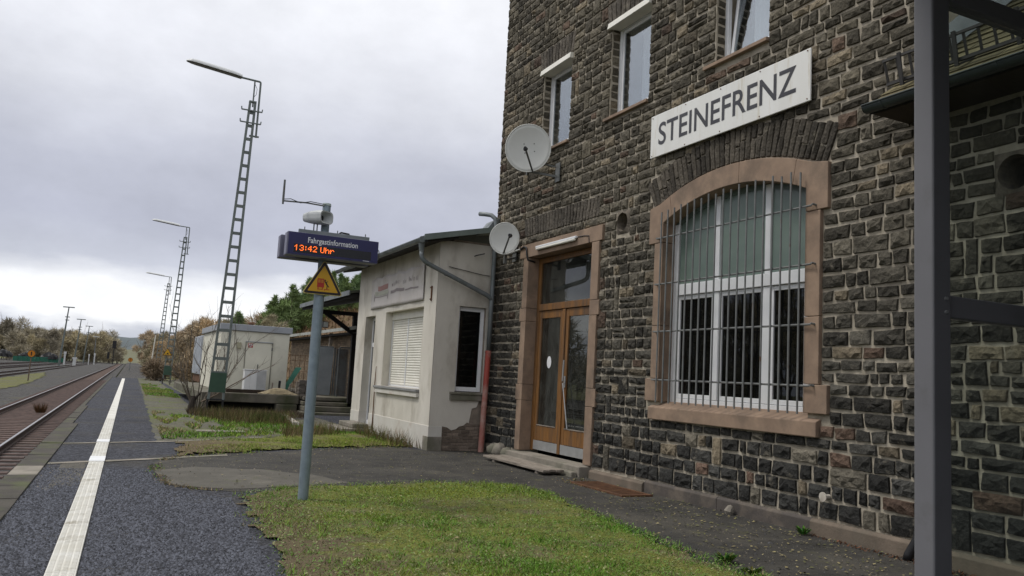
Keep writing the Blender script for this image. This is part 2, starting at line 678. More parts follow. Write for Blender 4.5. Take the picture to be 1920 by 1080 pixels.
# --- stones
def stone(u0, u1, v0, v1, org, U, V, Nn, rnd, d0=.010, bulge=.018, rough=.018, jit=.014, joint=.010):
    """one rock-faced block as (verts, faces); the rim dives into the mortar"""
    u0 += joint; u1 -= joint; v0 += joint; v1 -= joint
    w, h = u1 - u0, v1 - v0
    nu = max(3, min(6, int(round(w / .065)))); nv = max(2, min(4, int(round(h / .06))))
    eu, ev = min(.012, w * .1), min(.012, h * .1)
    us = [0] + [eu + (w - 2 * eu) * i / nu for i in range(nu + 1)] + [w]
    vs_ = [0] + [ev + (h - 2 * ev) * i / nv for i in range(nv + 1)] + [h]
    cj = [[(rnd.uniform(-jit, jit), rnd.uniform(-jit, jit)) for _ in range(2)] for _ in range(2)]
    tu, tv = rnd.uniform(-.012, .012), rnd.uniform(-.012, .012)
    cu, cv = rnd.uniform(.3, .7), rnd.uniform(.3, .7)
    V_, F_ = [], []
    A, B = len(us), len(vs_)
    for j, vv in enumerate(vs_):
        for i, uu in enumerate(us):
            a, b = uu / w, vv / h
            dx = (cj[0][0][0] * (1 - a) + cj[1][0][0] * a) * (1 - b) + (cj[0][1][0] * (1 - a) + cj[1][1][0] * a) * b
            dz = (cj[0][0][1] * (1 - a) + cj[1][0][1] * a) * (1 - b) + (cj[0][1][1] * (1 - a) + cj[1][1][1] * a) * b
            rim = i in (0, A - 1) or j in (0, B - 1)
            ring = i in (1, A - 2) or j in (1, B - 2)
            if rim:
                d = -.035
                dx += rnd.uniform(-.003, .003); dz += rnd.uniform(-.003, .003)
            elif ring:
                d = d0 + rnd.uniform(-.006, .008)
                dx += rnd.uniform(-.004, .004); dz += rnd.uniform(-.004, .004)
            else:
                k = max(0, 1 - ((a - cu) / .75) ** 2 - ((b - cv) / .75) ** 2)
                d = d0 + bulge * k + rnd.uniform(-rough, rough) + tu * (a - .5) * 2 + tv * (b - .5) * 2
                dx += rnd.uniform(-.3, .3) * w / (nu + 1); dz += rnd.uniform(-.3, .3) * h / (nv + 1)
            V_.append(org + U * (u0 + uu + dx) + V * (v0 + vv + dz) + Nn * d)
    for j in range(B - 1):
        for i in range(A - 1):
            q = j * A + i
            if rnd.random() < .5:
                F_ += [(q, q + 1, q + A + 1), (q, q + A + 1, q + A)]
            else:
                F_ += [(q, q + 1, q + A), (q + 1, q + A + 1, q + A)]
    return V_, F_


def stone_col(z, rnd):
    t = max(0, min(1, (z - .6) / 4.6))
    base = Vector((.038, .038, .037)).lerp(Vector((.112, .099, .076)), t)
    k = rnd.random()
    if k < .07:
        base = Vector((.26, .215, .155)).lerp(base, .3)
    elif k < .11:
        base = Vector((.15, .095, .07)).lerp(base, .3)
    elif k < .20:
        base = Vector((.20, .18, .145)).lerp(base, .35)
    elif k < .42:
        base = base * 1.5
    base = base * rnd.uniform(.55, 1.45)
    return (base.x * .90, base.y * .89, base.z * .84)


ARC_Y, ARC_Z, ARC_R = 8.865, .46, 4.30
AMAX = math.radians(24)


def blocked(zm, zh):
    iv = []
    def add(a, b):
        iv.append((a, b))
    def rect(y0, y1, z0, z1):
        if zm + zh * .3 > z0 and zm - zh * .3 < z1:
            add(y0, y1)
    rect(12.20, 15.15, -1, 4.12)
    rect(12.11, 15.33, 4.12, 4.40)
    rect(12.30, 15.20, 4.56, 4.98)
    rect(7.16, 10.53, 1.13, 4.45)
    rect(7.05, 10.69, 3.86, 4.42)
    rect(7.03, 10.68, 1.40, 1.74)
    rect(13.56, 14.73, 6.24, 8.04)
    rect(13.50, 14.85, 8.04, 8.49)
    rect(10.92, 12.13, 6.28, 8.08)
    rect(10.85, 12.25, 8.08, 8.49)
    rect(8.15, 9.25, 6.33, 8.2)
    rect(8.1, 9.35, 8.2, 8.49)
    rect(11.33, 11.73, 4.15, 4.55)
    rect(4.60, 5.00, 3.60, 4.04)
    if 4.3 < zm < ARC_Z + ARC_R + .52:
        r2 = ARC_R + .50
        a = math.sqrt(max(0, r2 * r2 - (zm - ARC_Z) ** 2))
        b = (zm - ARC_Z) * math.tan(AMAX) + .02
        add(ARC_Y - min(a, b), ARC_Y + min(a, b))
    return sorted(iv)


def free(y0, y1, iv):
    segs = [(y0, y1)]
    for a, b in iv:
        n = []
        for p, q in segs:
            if b <= p or a >= q:
                n.append((p, q))
                continue
            if a > p: n.append((p, a))
            if b < q: n.append((b, q))
        segs = n
    return [s_ for s_ in segs if s_[1] - s_[0] > .035]


rs = random.Random(5)
stones = []        # (verts, faces, colour, screen size)
ORG, UU, VV, NN = Vector((XF, 0, 0)), Vector((0, 1, 0)), Vector((0, 0, 1)), Vector((-1, 0, 0))


def screen(p):
    d = p - Vector((0, 0, EYE))
    k = d.dot(FW)
    return (d.dot(RT) / k, d.dot(UP) / k, k)


def put(u0, u1, v0, v1, col=None, **kw):
    V_, F_ = stone(u0, u1, v0, v1, ORG, UU, VV, NN, rs, **kw)
    c = screen(Vector((XF, (u0 + u1) / 2, (v0 + v1) / 2)))
    inview = abs(c[0]) < .63 and abs(c[1]) < .355 and c[2] > 0
    yv = (u0 + u1) / 2
    size = (u1 - u0) * (v1 - v0) / (c[2] ** 2) * (XF / math.hypot(XF, yv)) if inview else 0
    if c[0] > .48:
        size *= .2      # behind the shelter post and its glass
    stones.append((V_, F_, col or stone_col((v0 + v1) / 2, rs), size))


SNAP = (1.112, 4.41, 4.56, 4.98, 6.24, 8.50)
z = .185
prev_j = []          # intervals already filled by tall stones of the course below
while z < 10.9:
    h = rs.uniform(.18, .26) if z < 1.0 else (rs.uniform(.14, .225) if z < 4.2 else rs.uniform(.13, .21))
    if rs.random() < .12:
        h *= .78
    hn = rs.uniform(.13, .19)
    for zk in SNAP:                     # courses meet sills, lintels and relieving arches
        if z + .05 < zk < z + h + .09:
            h = zk - z
    nojump = any(z < zk - .001 < z + h + hn + .09 for zk in SNAP)
    ylo = 3.6 if z < 4.55 else YW
    jump = []
    for a, b in free(ylo, YC, blocked(z + h / 2, h) + prev_j):
        y = a
        while y < b - .02:
            w = rs.choice((rs.uniform(.12, .22), rs.uniform(.2, .36), rs.uniform(.28, .52)))
            if z < 1.0: w *= 1.1
            if b - (y + w) < .11:
                w = b - y
            if w > .55:
                w = w / 2
            if not nojump and rs.random() < .07 and w < .34 and not any(p < y + w and q > y for p, q in blocked(z + h + hn / 2, hn)) and z < 10.5:
                put(y, y + w, z, z + h + hn)
                jump.append((y, y + w, z + h + hn))
            elif rs.random() < .07 and h > .16:
                t = rs.uniform(.42, .58)
                put(y, y + w, z, z + h * t)
                put(y, y + w, z + h * t, z + h)
            else:
                dz0, dz1 = rs.uniform(-.004, .004), rs.uniform(-.004, .004)
                put(y, y + w, z + dz0, z + h + dz1)
            y += w
    z += h
    if jump:
        # the next course takes exactly the height the tall stones need
        prev_j = [(a, b) for a, b, t in jump]
        h2 = hn
        jump2 = []
        for a, b in free(ylo, YC, blocked(z + h2 / 2, h2) + prev_j):
            y = a
            while y < b - .02:
                w = rs.choice((rs.uniform(.13, .22), rs.uniform(.2, .34), rs.uniform(.26, .44)))
                if b - (y + w) < .11:
                    w = b - y
                if w > .55:
                    w /= 2
                put(y, y + w, z, z + h2)
                y += w
        z += h2
    prev_j = []
# small levelling stones between lintel and the door's relieving arch
for k in range(11):
    put(12.32 + k * .262, 12.32 + (k + 1) * .262, 4.41, 4.56)


def put_obj(name, parent, V_, F_, col):
    mb_ = MB()
    mb_.add(V_, F_, col)
    return part(name, mb_, m_stone, parent, fix=False)


def finish(parent, lst, name, stuffname, keep=300):
    order = sorted(range(len(lst)), key=lambda i: -lst[i][3])
    big = set(order[:keep])
    rest = MB()
    for i, (V_, F_, c, s_) in enumerate(lst):
        if i in big:
            put_obj(name, parent, V_, F_, c)
        else:
            rest.add(V_, F_, c)
    o = part(stuffname, rest, m_stone, parent, fix=False)
    props(o, kind='stuff')


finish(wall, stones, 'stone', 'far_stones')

# stones turning into the window reveals and the far corner
rev = MB()
for (yy, z0, z1, sgn) in ((14.73, 6.32, 8.0, -1), (12.13, 6.35, 8.05, -1), (9.25, 6.40, 8.12, -1)):
    zz = z0
    while zz < z1 - .05:
        hh = min(rs.uniform(.12, .18), z1 - zz)
        V_, F_ = stone(0.02, .19, zz, zz + hh, Vector((XF, yy, 0)), Vector((1, 0, 0)), VV, Vector((0, -1, 0)), rs, d0=.006, bulge=.012, rough=.006)
        part('reveal_stone', MB().add(V_, F_, stone_col(6, rs)), m_stone, wall)
        zz += hh
rev = MB()
zz = -.1
while zz < ZT - .2:
    hh = rs.uniform(.14, .2)
    V_, F_ = stone(-.02, rs.uniform(.26, .40), zz, zz + hh, Vector((XF, YC - .04, 0)), Vector((1, 0, 0)), VV, Vector((0, 1, 0)), rs, d0=.03, bulge=.03, rough=.02, joint=.006)
    part('corner_stone', MB().add(V_, F_, stone_col(zz, rs)), m_stone, wall)
    zz += hh


# --- relieving arch over the barred window: each voussoir a part
def vouss(poly4, col, nm='voussoir'):
    """poly4: (y,z) corners bottom-left, bottom-right, top-right, top-left; rock-faced"""
    P = [Vector((XF, y, z)) for y, z in poly4]
    mbv = MB()
    V_, F_ = [], []
    nu, nv = 2, 4
    for j in range(nv + 3):
        for i in range(nu + 3):
            a = (0, .08, .5, .92, 1)[i]
            b = (0, .03, .26, .5, .74, .97, 1)[j]
            p = (P[0] * (1 - a) + P[1] * a) * (1 - b) + (P[3] * (1 - a) + P[2] * a) * b
            rim = i in (0, nu + 2) or j in (0, nv + 2)
            d = -.03 if rim else rs.uniform(.004, .022) + (.012 if i == 2 else 0)
            V_.append(p + NN * d + Vector((0, rs.uniform(-.003, .003), rs.uniform(-.006, .006))))
    A = nu + 3
    for j in range(nv + 2):
        for i in range(nu + 2):
            q = j * A + i
            F_ += [(q, q + A, q + A + 1, q + 1)]
    mbv.add(V_, F_, col)
    o = part(nm, mbv, m_stone, wall, fix=True)
    return o


nV = 36
for k in range(nV):
    a0 = -AMAX + 2 * AMAX * k / nV
    a1 = -AMAX + 2 * AMAX * (k + 1) / nV
    g = .0011
    r0 = ARC_R + .015
    cuts = [(r0, r0 + .48 + rs.uniform(-.02, .03))]
    if rs.random() < .4:
        m_ = r0 + rs.uniform(.18, .32)
        cuts = [(r0, m_ - .008), (m_ + .008, cuts[0][1])]
    for ra, rb in cuts:
        pl = [(ARC_Y + ra * math.sin(a0 + g), ARC_Z + ra * math.cos(a0 + g)), (ARC_Y + ra * math.sin(a1 - g), ARC_Z + ra * math.cos(a1 - g)),
              (ARC_Y + rb * math.sin(a1 - g), ARC_Z + rb * math.cos(a1 - g)), (ARC_Y + rb * math.sin(a0 + g), ARC_Z + rb * math.cos(a0 + g))]
        c = Vector((.095, .082, .064)) * rs.uniform(.6, 1.5)
        vouss(pl, tuple(c))
# soldier stones over the door and the upper windows
for (y0, y1, z0, z1, n) in ((12.3, 15.2, 4.575, 4.97, 25), (13.5, 14.85, 8.06, 8.49, 11), (10.85, 12.25, 8.10, 8.49, 10), (8.1, 9.35, 8.20, 8.49, 9)):
    for k in range(n):
        a, b = y0 + (y1 - y0) * k / n, y0 + (y1 - y0) * (k + 1) / n
        t0 = ((a - y0) / (y1 - y0) - .5) * .16
        t1 = ((b - y0) / (y1 - y0) - .5) * .16
        c = Vector((.115, .10, .08)) * rs.uniform(.6, 1.4)
        vouss([(a + .006, z0), (b - .006, z0), (b - .006 + t1, z1 + rs.uniform(-.02, .01)), (a + .006 + t0, z1 + rs.uniform(-.02, .01))], tuple(c))

# --- plinth blocks
for (a, b, mt, top, d) in ((3.4, 5.9, m_plinth2, .17, .07), (5.905, 7.24, m_plinth2, .185, .075), (7.25, 8.9, m_plinth, .185, .055), (8.905, 10.58, m_plinth, .185, .055), (10.59, 12.15, m_plinth2, .15, .09)):
    mb = MB()
    mb.prism([(XF - d, -.3), (XF + .01, -.3), (XF + .01, top), (XF - d + .03, top), (XF - d, top - .03)], 'y', a, b)
    part('plinth_block', mb, mt, wall, bevel=.008)

# --- barred arched window
big = part('arched_window', MB().box(XF + .19, XF + .25, 7.50, 7.585, 1.385, 4.2), m_white, building, bevel=.004)
xw0, xw1 = XF + .185, XF + .25
ri = 4.0


def inner_arc(y):
    Ri = (1.465 ** 2 + .31 ** 2) / (2 * .31)
    return 4.15 + .31 - Ri + math.sqrt(Ri * Ri - (y - 8.865) ** 2)


def surround(nm, poly, x0=XF - .045, x1=XF + .215, bev=.008):
    return part(nm, MB().prism(poly, 'x', x0, x1), m_sand, wall, bevel=bev)


# sandstone surround: jambs in blocks, springers, arch stones, sill
for (ya, yb, sgn) in ((7.165, 7.40, -1), (10.33, 10.535, 1)):
    zz = [1.39, 1.735, 2.55, 3.845]
    for i in range(3):
        a, b = ya, yb
        if i == 0:
            a, b = (ya - .13, yb) if sgn < 0 else (ya, yb + .13)
        surround('jamb_block', [(a, zz[i] + .003), (b, zz[i] + .003), (b, zz[i + 1] - .003), (a, zz[i + 1] - .003)])
arcp = lambda y0, y1, n: [(y0 + (y1 - y0) * k / n, inner_arc(y0 + (y1 - y0) * k / n)) for k in range(n + 1)]


def outer_arc(y):
    return ARC_Z + math.sqrt(ARC_R ** 2 - (y - ARC_Y) ** 2)


# springers (shouldered), then two long arch stones
surround('springer', [(7.05, 3.85), (7.40, 3.85)] + arcp(7.40, 7.62, 3) + [(7.56, outer_arc(7.56)), (7.30, outer_arc(7.30) - .0), (7.05, 4.42)])
surround('springer', [(10.69, 3.85), (10.69, 4.42), (10.44, outer_arc(10.44)), (10.18, outer_arc(10.18))] + arcp(10.12, 10.33, 3) + [(10.33, 3.85)])
surround('arch_stone', arcp(7.623, 8.63, 10) + [(8.62 - k * (8.62 - 7.563) / 10, outer_arc(8.62 - k * (8.62 - 7.563) / 10)) for k in range(11)])
surround('arch_stone', arcp(8.634, 10.117, 14) + [(10.177 - k * (10.177 - 8.624) / 14, outer_arc(10.177 - k * (10.177 - 8.624) / 14)) for k in range(15)])
mb = MB()
mb.prism([(XF - .075, 1.115), (XF + .25, 1.115), (XF + .25, 1.40), (XF + .16, 1.395), (XF - .075, 1.30)], 'y', 7.165, 10.53)
part('window_sill', mb, m_sand, wall, bevel=.012)
# white frame pieces
def wbox(nm, y0, y1, z0, z1, x0=xw0, x1=xw1, mt=None, par=big, bev=.006):
    return part(nm, MB().box(x0, x1, y0, y1, z0, z1), mt or m_white, par, bevel=bev)
wbox('outer_frame', 10.215, 10.325, 1.385, 4.14)
wbox('bottom_rail', 7.59, 10.21, 1.385, 1.455)
wbox('transom', 7.59, 10.21, 3.02, 3.19, xw0 - .02)
for ym in (9.31, 8.29):
    wbox('mullion', ym - .06, ym + .06, 1.46, 3.015)
    wbox('mullion', ym - .05, ym + .05, 3.195, inner_arc(ym) - .005)
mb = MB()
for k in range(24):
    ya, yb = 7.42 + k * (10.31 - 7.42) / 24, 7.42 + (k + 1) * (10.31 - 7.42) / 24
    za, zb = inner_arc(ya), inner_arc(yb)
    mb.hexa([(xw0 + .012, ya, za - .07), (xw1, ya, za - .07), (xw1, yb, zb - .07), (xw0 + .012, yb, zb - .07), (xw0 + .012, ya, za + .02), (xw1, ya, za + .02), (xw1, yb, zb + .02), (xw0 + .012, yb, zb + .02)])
part('arch_frame', mb, M('dark green frame', (.12, .16, .14), None, 3, .4), big)  # arch piece in dark green, the rest of the frame white
for (a, b) in ((9.37, 10.21), (8.35, 9.25), (7.59, 8.23)):
    # opening casement, pane, blind below; fixed frosted pane above
    for nm, q in (('casement', (a, a + .055, 1.46, 3.015)), ('casement', (b - .055, b, 1.46, 3.015)), ('casement', (a + .056, b - .056, 1.46, 1.525)), ('casement', (a + .056, b - .056, 2.95, 3.015))):
        wbox(nm, *q, x0=xw0 + .018, x1=xw1 - .004)
    wbox('pane', a + .05, b - .05, 1.52, 2.955, xw0 + .04, xw0 + .048, m_glassd, bev=0)
    zt = [inner_arc(a) - .05, inner_arc(b) - .05]
    mb = MB()
    mb.prism([(a - .02, 3.18), (b + .02, 3.18)] + [(b + .02 - (b - a + .04) * k / 6, inner_arc(max(7.42, min(10.31, b + .02 - (b - a + .04) * k / 6))) - .04) for k in range(7)], 'x', xw0 + .035, xw0 + .045)
    part('frosted_pane', mb, m_frost, big)
mb = MB()
for k in range(24):
    y = 7.5 + k * .115
    mb.hexa([(XF + .36, y, 1.45), (XF + .365, y, 1.45), (XF + .40, y + .1, 1.45), (XF + .395, y + .1, 1.45), (XF + .36, y, 3.0), (XF + .365, y, 3.0), (XF + .40, y + .1, 3.0), (XF + .395, y + .1, 3.0)])
part('vertical_blind', mb, M('dark blind fabric', (.012, .012, .012), (.008, .008, .008), 3, .9), big)
single('green_box', MB().box(XF + .26, XF + .32, 9.72, 9.98, 1.56, 1.62), M('pale green plastic', (.12, .25, .20), None, 4, .5), 'small pale green box lying inside the barred window at its left corner', 'box', (XF + .29, 9.85, 1.56), bevel=.006)

# --- iron grille in front of it
XG = 7.46
m_grille = M('grey painted bars', (.19, .195, .19), (.14, .145, .14), 8, .5, .1, 60, dirt=(.13, .08, .05), ds=6, dlo=.62, dhi=.75)
gr = thing('window_grille', 'grey iron grille of upright bars across the arched window', 'grille', (XG, 8.86, 1.38))
nb = 19
for k in range(nb):
    y = 10.285 - k * (10.285 - 7.425) / (nb - 1)
    zt = 4.30 + .09 * (1 - ((k - 11) / 11) ** 2) + .02 * math.sin(k * 3)
    part('bar', MB().tube([(XG - .018, y, 1.375), (XG - .018, y, zt)], .0125, 8), m_grille, gr, smooth=False)
for zz in (1.715, 2.450, 3.182, 3.905):
    part('cross_rail', MB().tube([(XF + .02, 10.43, zz), (XG - .02, 10.40, zz), (XG + .008, 10.36, zz), (XG + .008, 7.27, zz), (XG - .01, 7.235, zz + .01), (XF - .0, 7.225, zz)], .0135, 8), m_grille, gr)

# --- upper windows with roller boxes
def upper(y0, y1, z0, z1, yf0, boxz, label_sill, sill_y, tilt=False, ysill0=None):
    w = part('upper_window', MB().box(XF + .17, XF + .235, y1 - .075, y1 - .005, z0 + .005, z1 - .005), m_white, building, bevel=.006)
    f = lambda nm, a, b, c, d, x0=XF + .17, x1=XF + .235, mt=m_white: part(nm, MB().box(x0, x1, a, b, c, d), mt, w, bevel=.005 if mt is m_white else 0)
    f('frame', y0 + .005, y0 + .07, z0 + .005, z1 - .005)
    f('frame', y0 + .075, y1 - .08, z0 + .005, z0 + .075)
    f('frame', y0 + .075, y1 - .08, z1 - .085, z1 - .005)
    # casement with its pane
    if tilt:
        mb = MB()
        for (a, b, c, d) in ((y0 + .08, y0 + .14, z0 + .08, z1 - .09), (y1 - .145, y1 - .085, z0 + .08, z1 - .09), (y0 + .142, y1 - .147, z0 + .08, z0 + .15), (y0 + .142, y1 - .147, z1 - .16, z1 - .09)):
            mb.box(XF + .20, XF + .26, a, b, c, d)
        for i, (x, y, z_) in enumerate(mb.v):
            mb.v[i] = (x + (z_ - z0) * .11, y, z_)
        part('tilted_casement', mb, m_white, w, bevel=.005)
        mb = MB().hexa([(XF + .23, y0 + .14, z0 + .15), (XF + .235, y0 + .14, z0 + .15), (XF + .235, y1 - .145, z0 + .15), (XF + .23, y1 - .145, z0 + .15),
                        (XF + .23 + .16, y0 + .14, z1 - .16), (XF + .235 + .16, y0 + .14, z1 - .16), (XF + .235 + .16, y1 - .145, z1 - .16), (XF + .23 + .16, y1 - .145, z1 - .16)])
        part('pane', mb, m_glass, w)
    else:
        for (a, b, c, d) in ((y0 + .075, y0 + .13, z0 + .08, z1 - .09), (y1 - .135, y1 - .08, z0 + .08, z1 - .09), (y0 + .132, y1 - .137, z0 + .08, z0 + .145), (y0 + .132, y1 - .137, z1 - .155, z1 - .09)):
            f('casement', a, b, c, d, XF + .19, XF + .225)
        f('pane', y0 + .125, y1 - .13, z0 + .14, z1 - .15, XF + .203, XF + .21, m_glass)
    if boxz:
        mb = MB().prism([(XF - .075, boxz), (XF + .16, boxz), (XF + .16, boxz + .13), (XF - .055, boxz + .115)], 'y', y0 - .02, y1 + .06)
        part('roller_box', mb, m_cream, w, bevel=.006)
    mb = MB().prism([(XF - .06, z0 - .065), (XF + .25, z0 - .065), (XF + .25, z0 + .004), (XF - .06, z0 - .012)], 'y', sill_y[0], sill_y[1])
    part('sill', mb, m_sand, w, bevel=.006)
    mb = MB()
    n = 40
    for k in range(n):
        a = y0 + .08 + (y1 - y0 - .16) * .75 * k / n
        b = y0 + .08 + (y1 - y0 - .16) * .75 * (k + 1) / n
        xa, xb = XF + .47 + .03 * math.sin(k * 1.1), XF + .47 + .03 * math.sin((k + 1) * 1.1)
        mb.hexa([(xa, a, z0), (xa + .004, a, z0), (xb + .004, b, z0), (xb, b, z0), (xa, a, z1 - .1), (xa + .004, a, z1 - .1), (xb + .004, b, z1 - .1), (xb, b, z1 - .1)])
    part('net_curtain', mb, m_curtain, w)
upper(13.56, 14.73, 6.30, 8.02, 0, 7.935, '', (13.54, 14.74))
upper(10.92, 12.13, 6.34, 8.06, 0, 7.985, '', (10.90, 12.24))
upper(8.15, 9.25, 6.39, 8.15, 0, 8.08, '', (8.13, 9.46), tilt=True)

# --- round vent hole with mortar collar
mb = MB()
n = 28
yc_, zc_, r1 = 11.53, 4.35, .165
sq = []
for k in range(n):
    t = 2 * math.pi * k / n
    m_ = max(abs(math.cos(t)), abs(math.sin(t)))
    sq.append((yc_ + .2 * math.cos(t) / m_, zc_ + .2 * math.sin(t) / m_))
ci = [(yc_ + r1 * math.cos(2 * math.pi * k / n) * rs.uniform(.94, 1.03), zc_ + r1 * math.sin(2 * math.pi * k / n) * rs.uniform(.94, 1.03)) for k in range(n)]
V_ = [(XF + .009, *p) for p in sq] + [(XF - .022, *p) for p in ci] + [(XF + .38, *p) for p in ci]
F_ = []
for k in range(n):
    k2 = (k + 1) % n
    F_ += [(k, k2, n + k2, n + k), (n + k, n + k2, 2 * n + k2, 2 * n + k)]
F_.append(tuple(2 * n + k for k in range(n)))
mb.add(V_, F_)
part('vent_hole', mb, M('sooty mortar', (.20, .17, .13), (.10, .085, .07), 12, .95, .8, 60), wall, fix=False)

# --- door with sandstone surround
for (ya, yb, outs) in ((12.195, 12.44, -1), (14.93, 15.15, 1)):
    zz = [.20, 1.20, 1.52, 2.80, 3.07, 4.117]
    for i in range(5):
        a, b = ya, yb
        if i in (1, 3):
            a, b = (ya - .07, yb) if outs < 0 else (ya, yb + .07)
        surround('jamb_block', [(a, zz[i] + .003), (b, zz[i] + .003), (b, zz[i + 1] - .003), (a, zz[i + 1] - .003)])
surround('lintel', [(12.11, 4.12), (15.33, 4.12), (15.33, 4.395), (12.11, 4.40)])
XD = XF + .2
door = part('entrance_door', MB().box(XD, XD + .07, 14.80, 14.925, .22, 4.11), m_wood, building, bevel=.006)
def dbox(nm, y0, y1, z0, z1, x0=XD, x1=XD + .07, mt=None, par=None, bev=.006):
    return part(nm, MB().box(x0, x1, y0, y1, z0, z1), mt or m_wood, par or door, bevel=bev)
dbox('frame', 12.445, 12.56, .22, 4.11)
dbox('frame', 12.565, 14.795, 4.0, 4.11)
dbox('transom_bar', 12.565, 14.795, 3.02, 3.15, XD - .02)
dbox('transom_pane', 12.565, 14.795, 3.155, 3.995, XD + .03, XD + .038, m_doorglass, bev=0)
dbox('centre_post', 13.70, 13.80, .24, 3.015, XD - .012, XD + .06)
for (a, b) in ((12.565, 13.695), (13.805, 14.795)):
    leaf = dbox('door_leaf', a + .005, a + .11, .24, 3.01, XD + .008, XD + .055)
    dbox('stile', b - .11, b - .005, .24, 3.01, XD + .008, XD + .055, par=leaf)
    dbox('top_rail', a + .112, b - .112, 2.86, 3.01, XD + .01, XD + .053, par=leaf)
    dbox('bottom_rail', a + .112, b - .112, .43, .72, XD + .01, XD + .053, par=leaf)
    dbox('kick_plate', a + .006, b - .006, .245, .425, XD - .002, XD + .006, m_alu, leaf, .002)
    dbox('pane', a + .10, b - .10, .70, 2.87, XD + .03, XD + .037, m_doorglass, leaf, 0)
    dbox('glazing_bead', a + .112, b - .112, .722, .742, XD + .0, XD + .009, m_oldwood, leaf, .002)
    if a < 13:
        part('handle', MB().tube([(XD - .05, 13.60, 2.02), (XD - .05, 13.62, 1.62)], .016, 8), m_alu, leaf)
        part('handle', MB().tube([(XD - .0, 13.60, 1.60), (XD - .055, 13.60, 1.58), (XD - .055, 13.36, .74), (XD - .0, 13.35, .72)], .011, 8), m_alu, leaf)
        part('lock_plate', MB().box(XD - .008, XD + .008, 13.60, 13.65, 1.50, 1.72), m_alu, leaf, bevel=.004)
    else:
        mb = MB().prism([(14.33 + .085 * math.cos(t * math.pi / 12), 1.98 + .12 * math.sin(t * math.pi / 12)) for t in range(24)], 'x', XD + .026, XD + .0295)
        part('round_sticker', mb, m_white, leaf)
# stepladder in the hallway, seen through the right pane
lad = thing('stepladder', 'stepladder standing in the dark hall behind the right door pane', 'stepladder', (8.35, 12.95, 0))
for (y, dy) in ((13.28, .22), (12.72, -.02)):
    part('stile', MB().bar((8.3, y, -.1), (8.3, y - dy, 2.9), .05, .03), m_oldwood, lad)
for k in range(7):
    zz = .45 + k * .33
    part('rung', MB().box(8.27, 8.33, 12.72 + .003 * k, 13.26 - .024 * k, zz, zz + .03), m_oldwood, lad)

# doorstep, loose boards
st = part('door_step', MB().box(XF - .22, XD - .01, 12.25, 15.2, -.1, .185).box(XF - .34, XF - .23, 12.3, 15.15, -.1, .09), m_concrete, building, bevel=.02)
bd = thing('board_step', 'weathered wooden board step lying before the entrance door', 'board', (6.95, 13.6, 0))
part('bearer', MB().box(6.78, 7.18, 12.72, 12.82, 0.005, .055), m_oldwood, bd, bevel=.005)
part('bearer', MB().box(6.78, 7.18, 14.5, 14.6, 0.005, .055), m_oldwood, bd, bevel=.005)
for k, (x0, x1, dy) in enumerate(((6.76, 6.895, 0), (6.90, 7.03, .05), (7.035, 7.18, .02))):
    part('plank', MB().hexa([(x0, 12.48 + dy, .058), (x1, 12.48 + dy, .058), (x1, 15.0 + dy, .056), (x0, 15.0 + dy, .056), (x0, 12.48 + dy, .10), (x1, 12.48 + dy, .10), (x1, 15.0 + dy, .096), (x0, 15.0 + dy, .096)]), m_oldwood, bd, bevel=.006)

# --- tube lamp over the door and its cable
tl = thing('tube_light', 'long white fluorescent tube light over the entrance door', 'lamp', (XF - .06, 13.7, 4.3))
part('housing', MB().box(XF - .10, XF - .047, 12.95, 14.55, 4.255, 4.30), m_white, tl, bevel=.01)
part('diffuser', MB().tube([(XF - .085, 12.98, 4.235), (XF - .085, 14.52, 4.235)], .025, 10), m_cream, tl, smooth=True)
part('cable', MB().tube([(XF - .05, 12.94, 4.28), (XF - .052, 12.7, 4.27), (XF - .052, 12.55, 4.25), (XF - .052, 12.53, 4.12)], .008, 6), m_black, tl)
single('cable', MB().tube([(XF - .06, 15.3, 4.33), (XF - .07, 15.12, 4.36), (XF - .075, 15.0, 4.33), (XF - .07, 14.97, 4.17), (XF - .06, 14.93, 4.06), (XF + .1, 14.90, 4.03)], .018, 8), m_black, 'thick dark cable bending round the left end of the door lintel', 'cable', (XF - .06, 15.0, 4.0), smooth=True)
single('conduit', MB().tube([(XF - .05, 15.95, 4.30), (XF - .06, 15.3, 4.33)], .02, 8), m_dish, 'short white conduit between small satellite dish and door lintel', 'conduit', (XF - .05, 15.6, 4.3), smooth=True)

# --- station name board
sg = thing('station_sign', 'white enamel station name board with black capitals STEINEFRENZ', 'sign', (XF - .07, 9.0, 5.24))
mb = MB()
mb.prism([(7.31, 5.24), (10.688, 5.244), (10.69, 5.938), (7.31, 5.925)], 'x', XF - .085, XF - .06)
bo = part('board', mb, m_enamel, sg, bevel=.008)
mb = MB()
for y in (7.36, 8.2, 9.0, 9.8, 10.64):
    for zz in (5.275, 5.90):
        mb.tube([(XF - .092, y, zz), (XF - .08, y, zz)], .009, 8)
part('bolts', mb, m_rust, bo)
mb = MB()
mb.box(XF - .058, XF + .03, 7.4, 7.46, 5.3, 5.9).box(XF - .058, XF + .03, 10.5, 10.56, 5.3, 5.9)
part('batten', mb, m_black, bo)
xy, fs = fit_text('STEINEFRENZ', 10.475 - 7.545, .365, .010)
for V_, F_ in loose([tuple(p) for p in xy], fs):
    mb = MB().add([(XF - .0885, 10.475 - a, 5.415 + b) for a, b in V_], F_)
    part('letter', mb, m_letter, sg, fix=False)

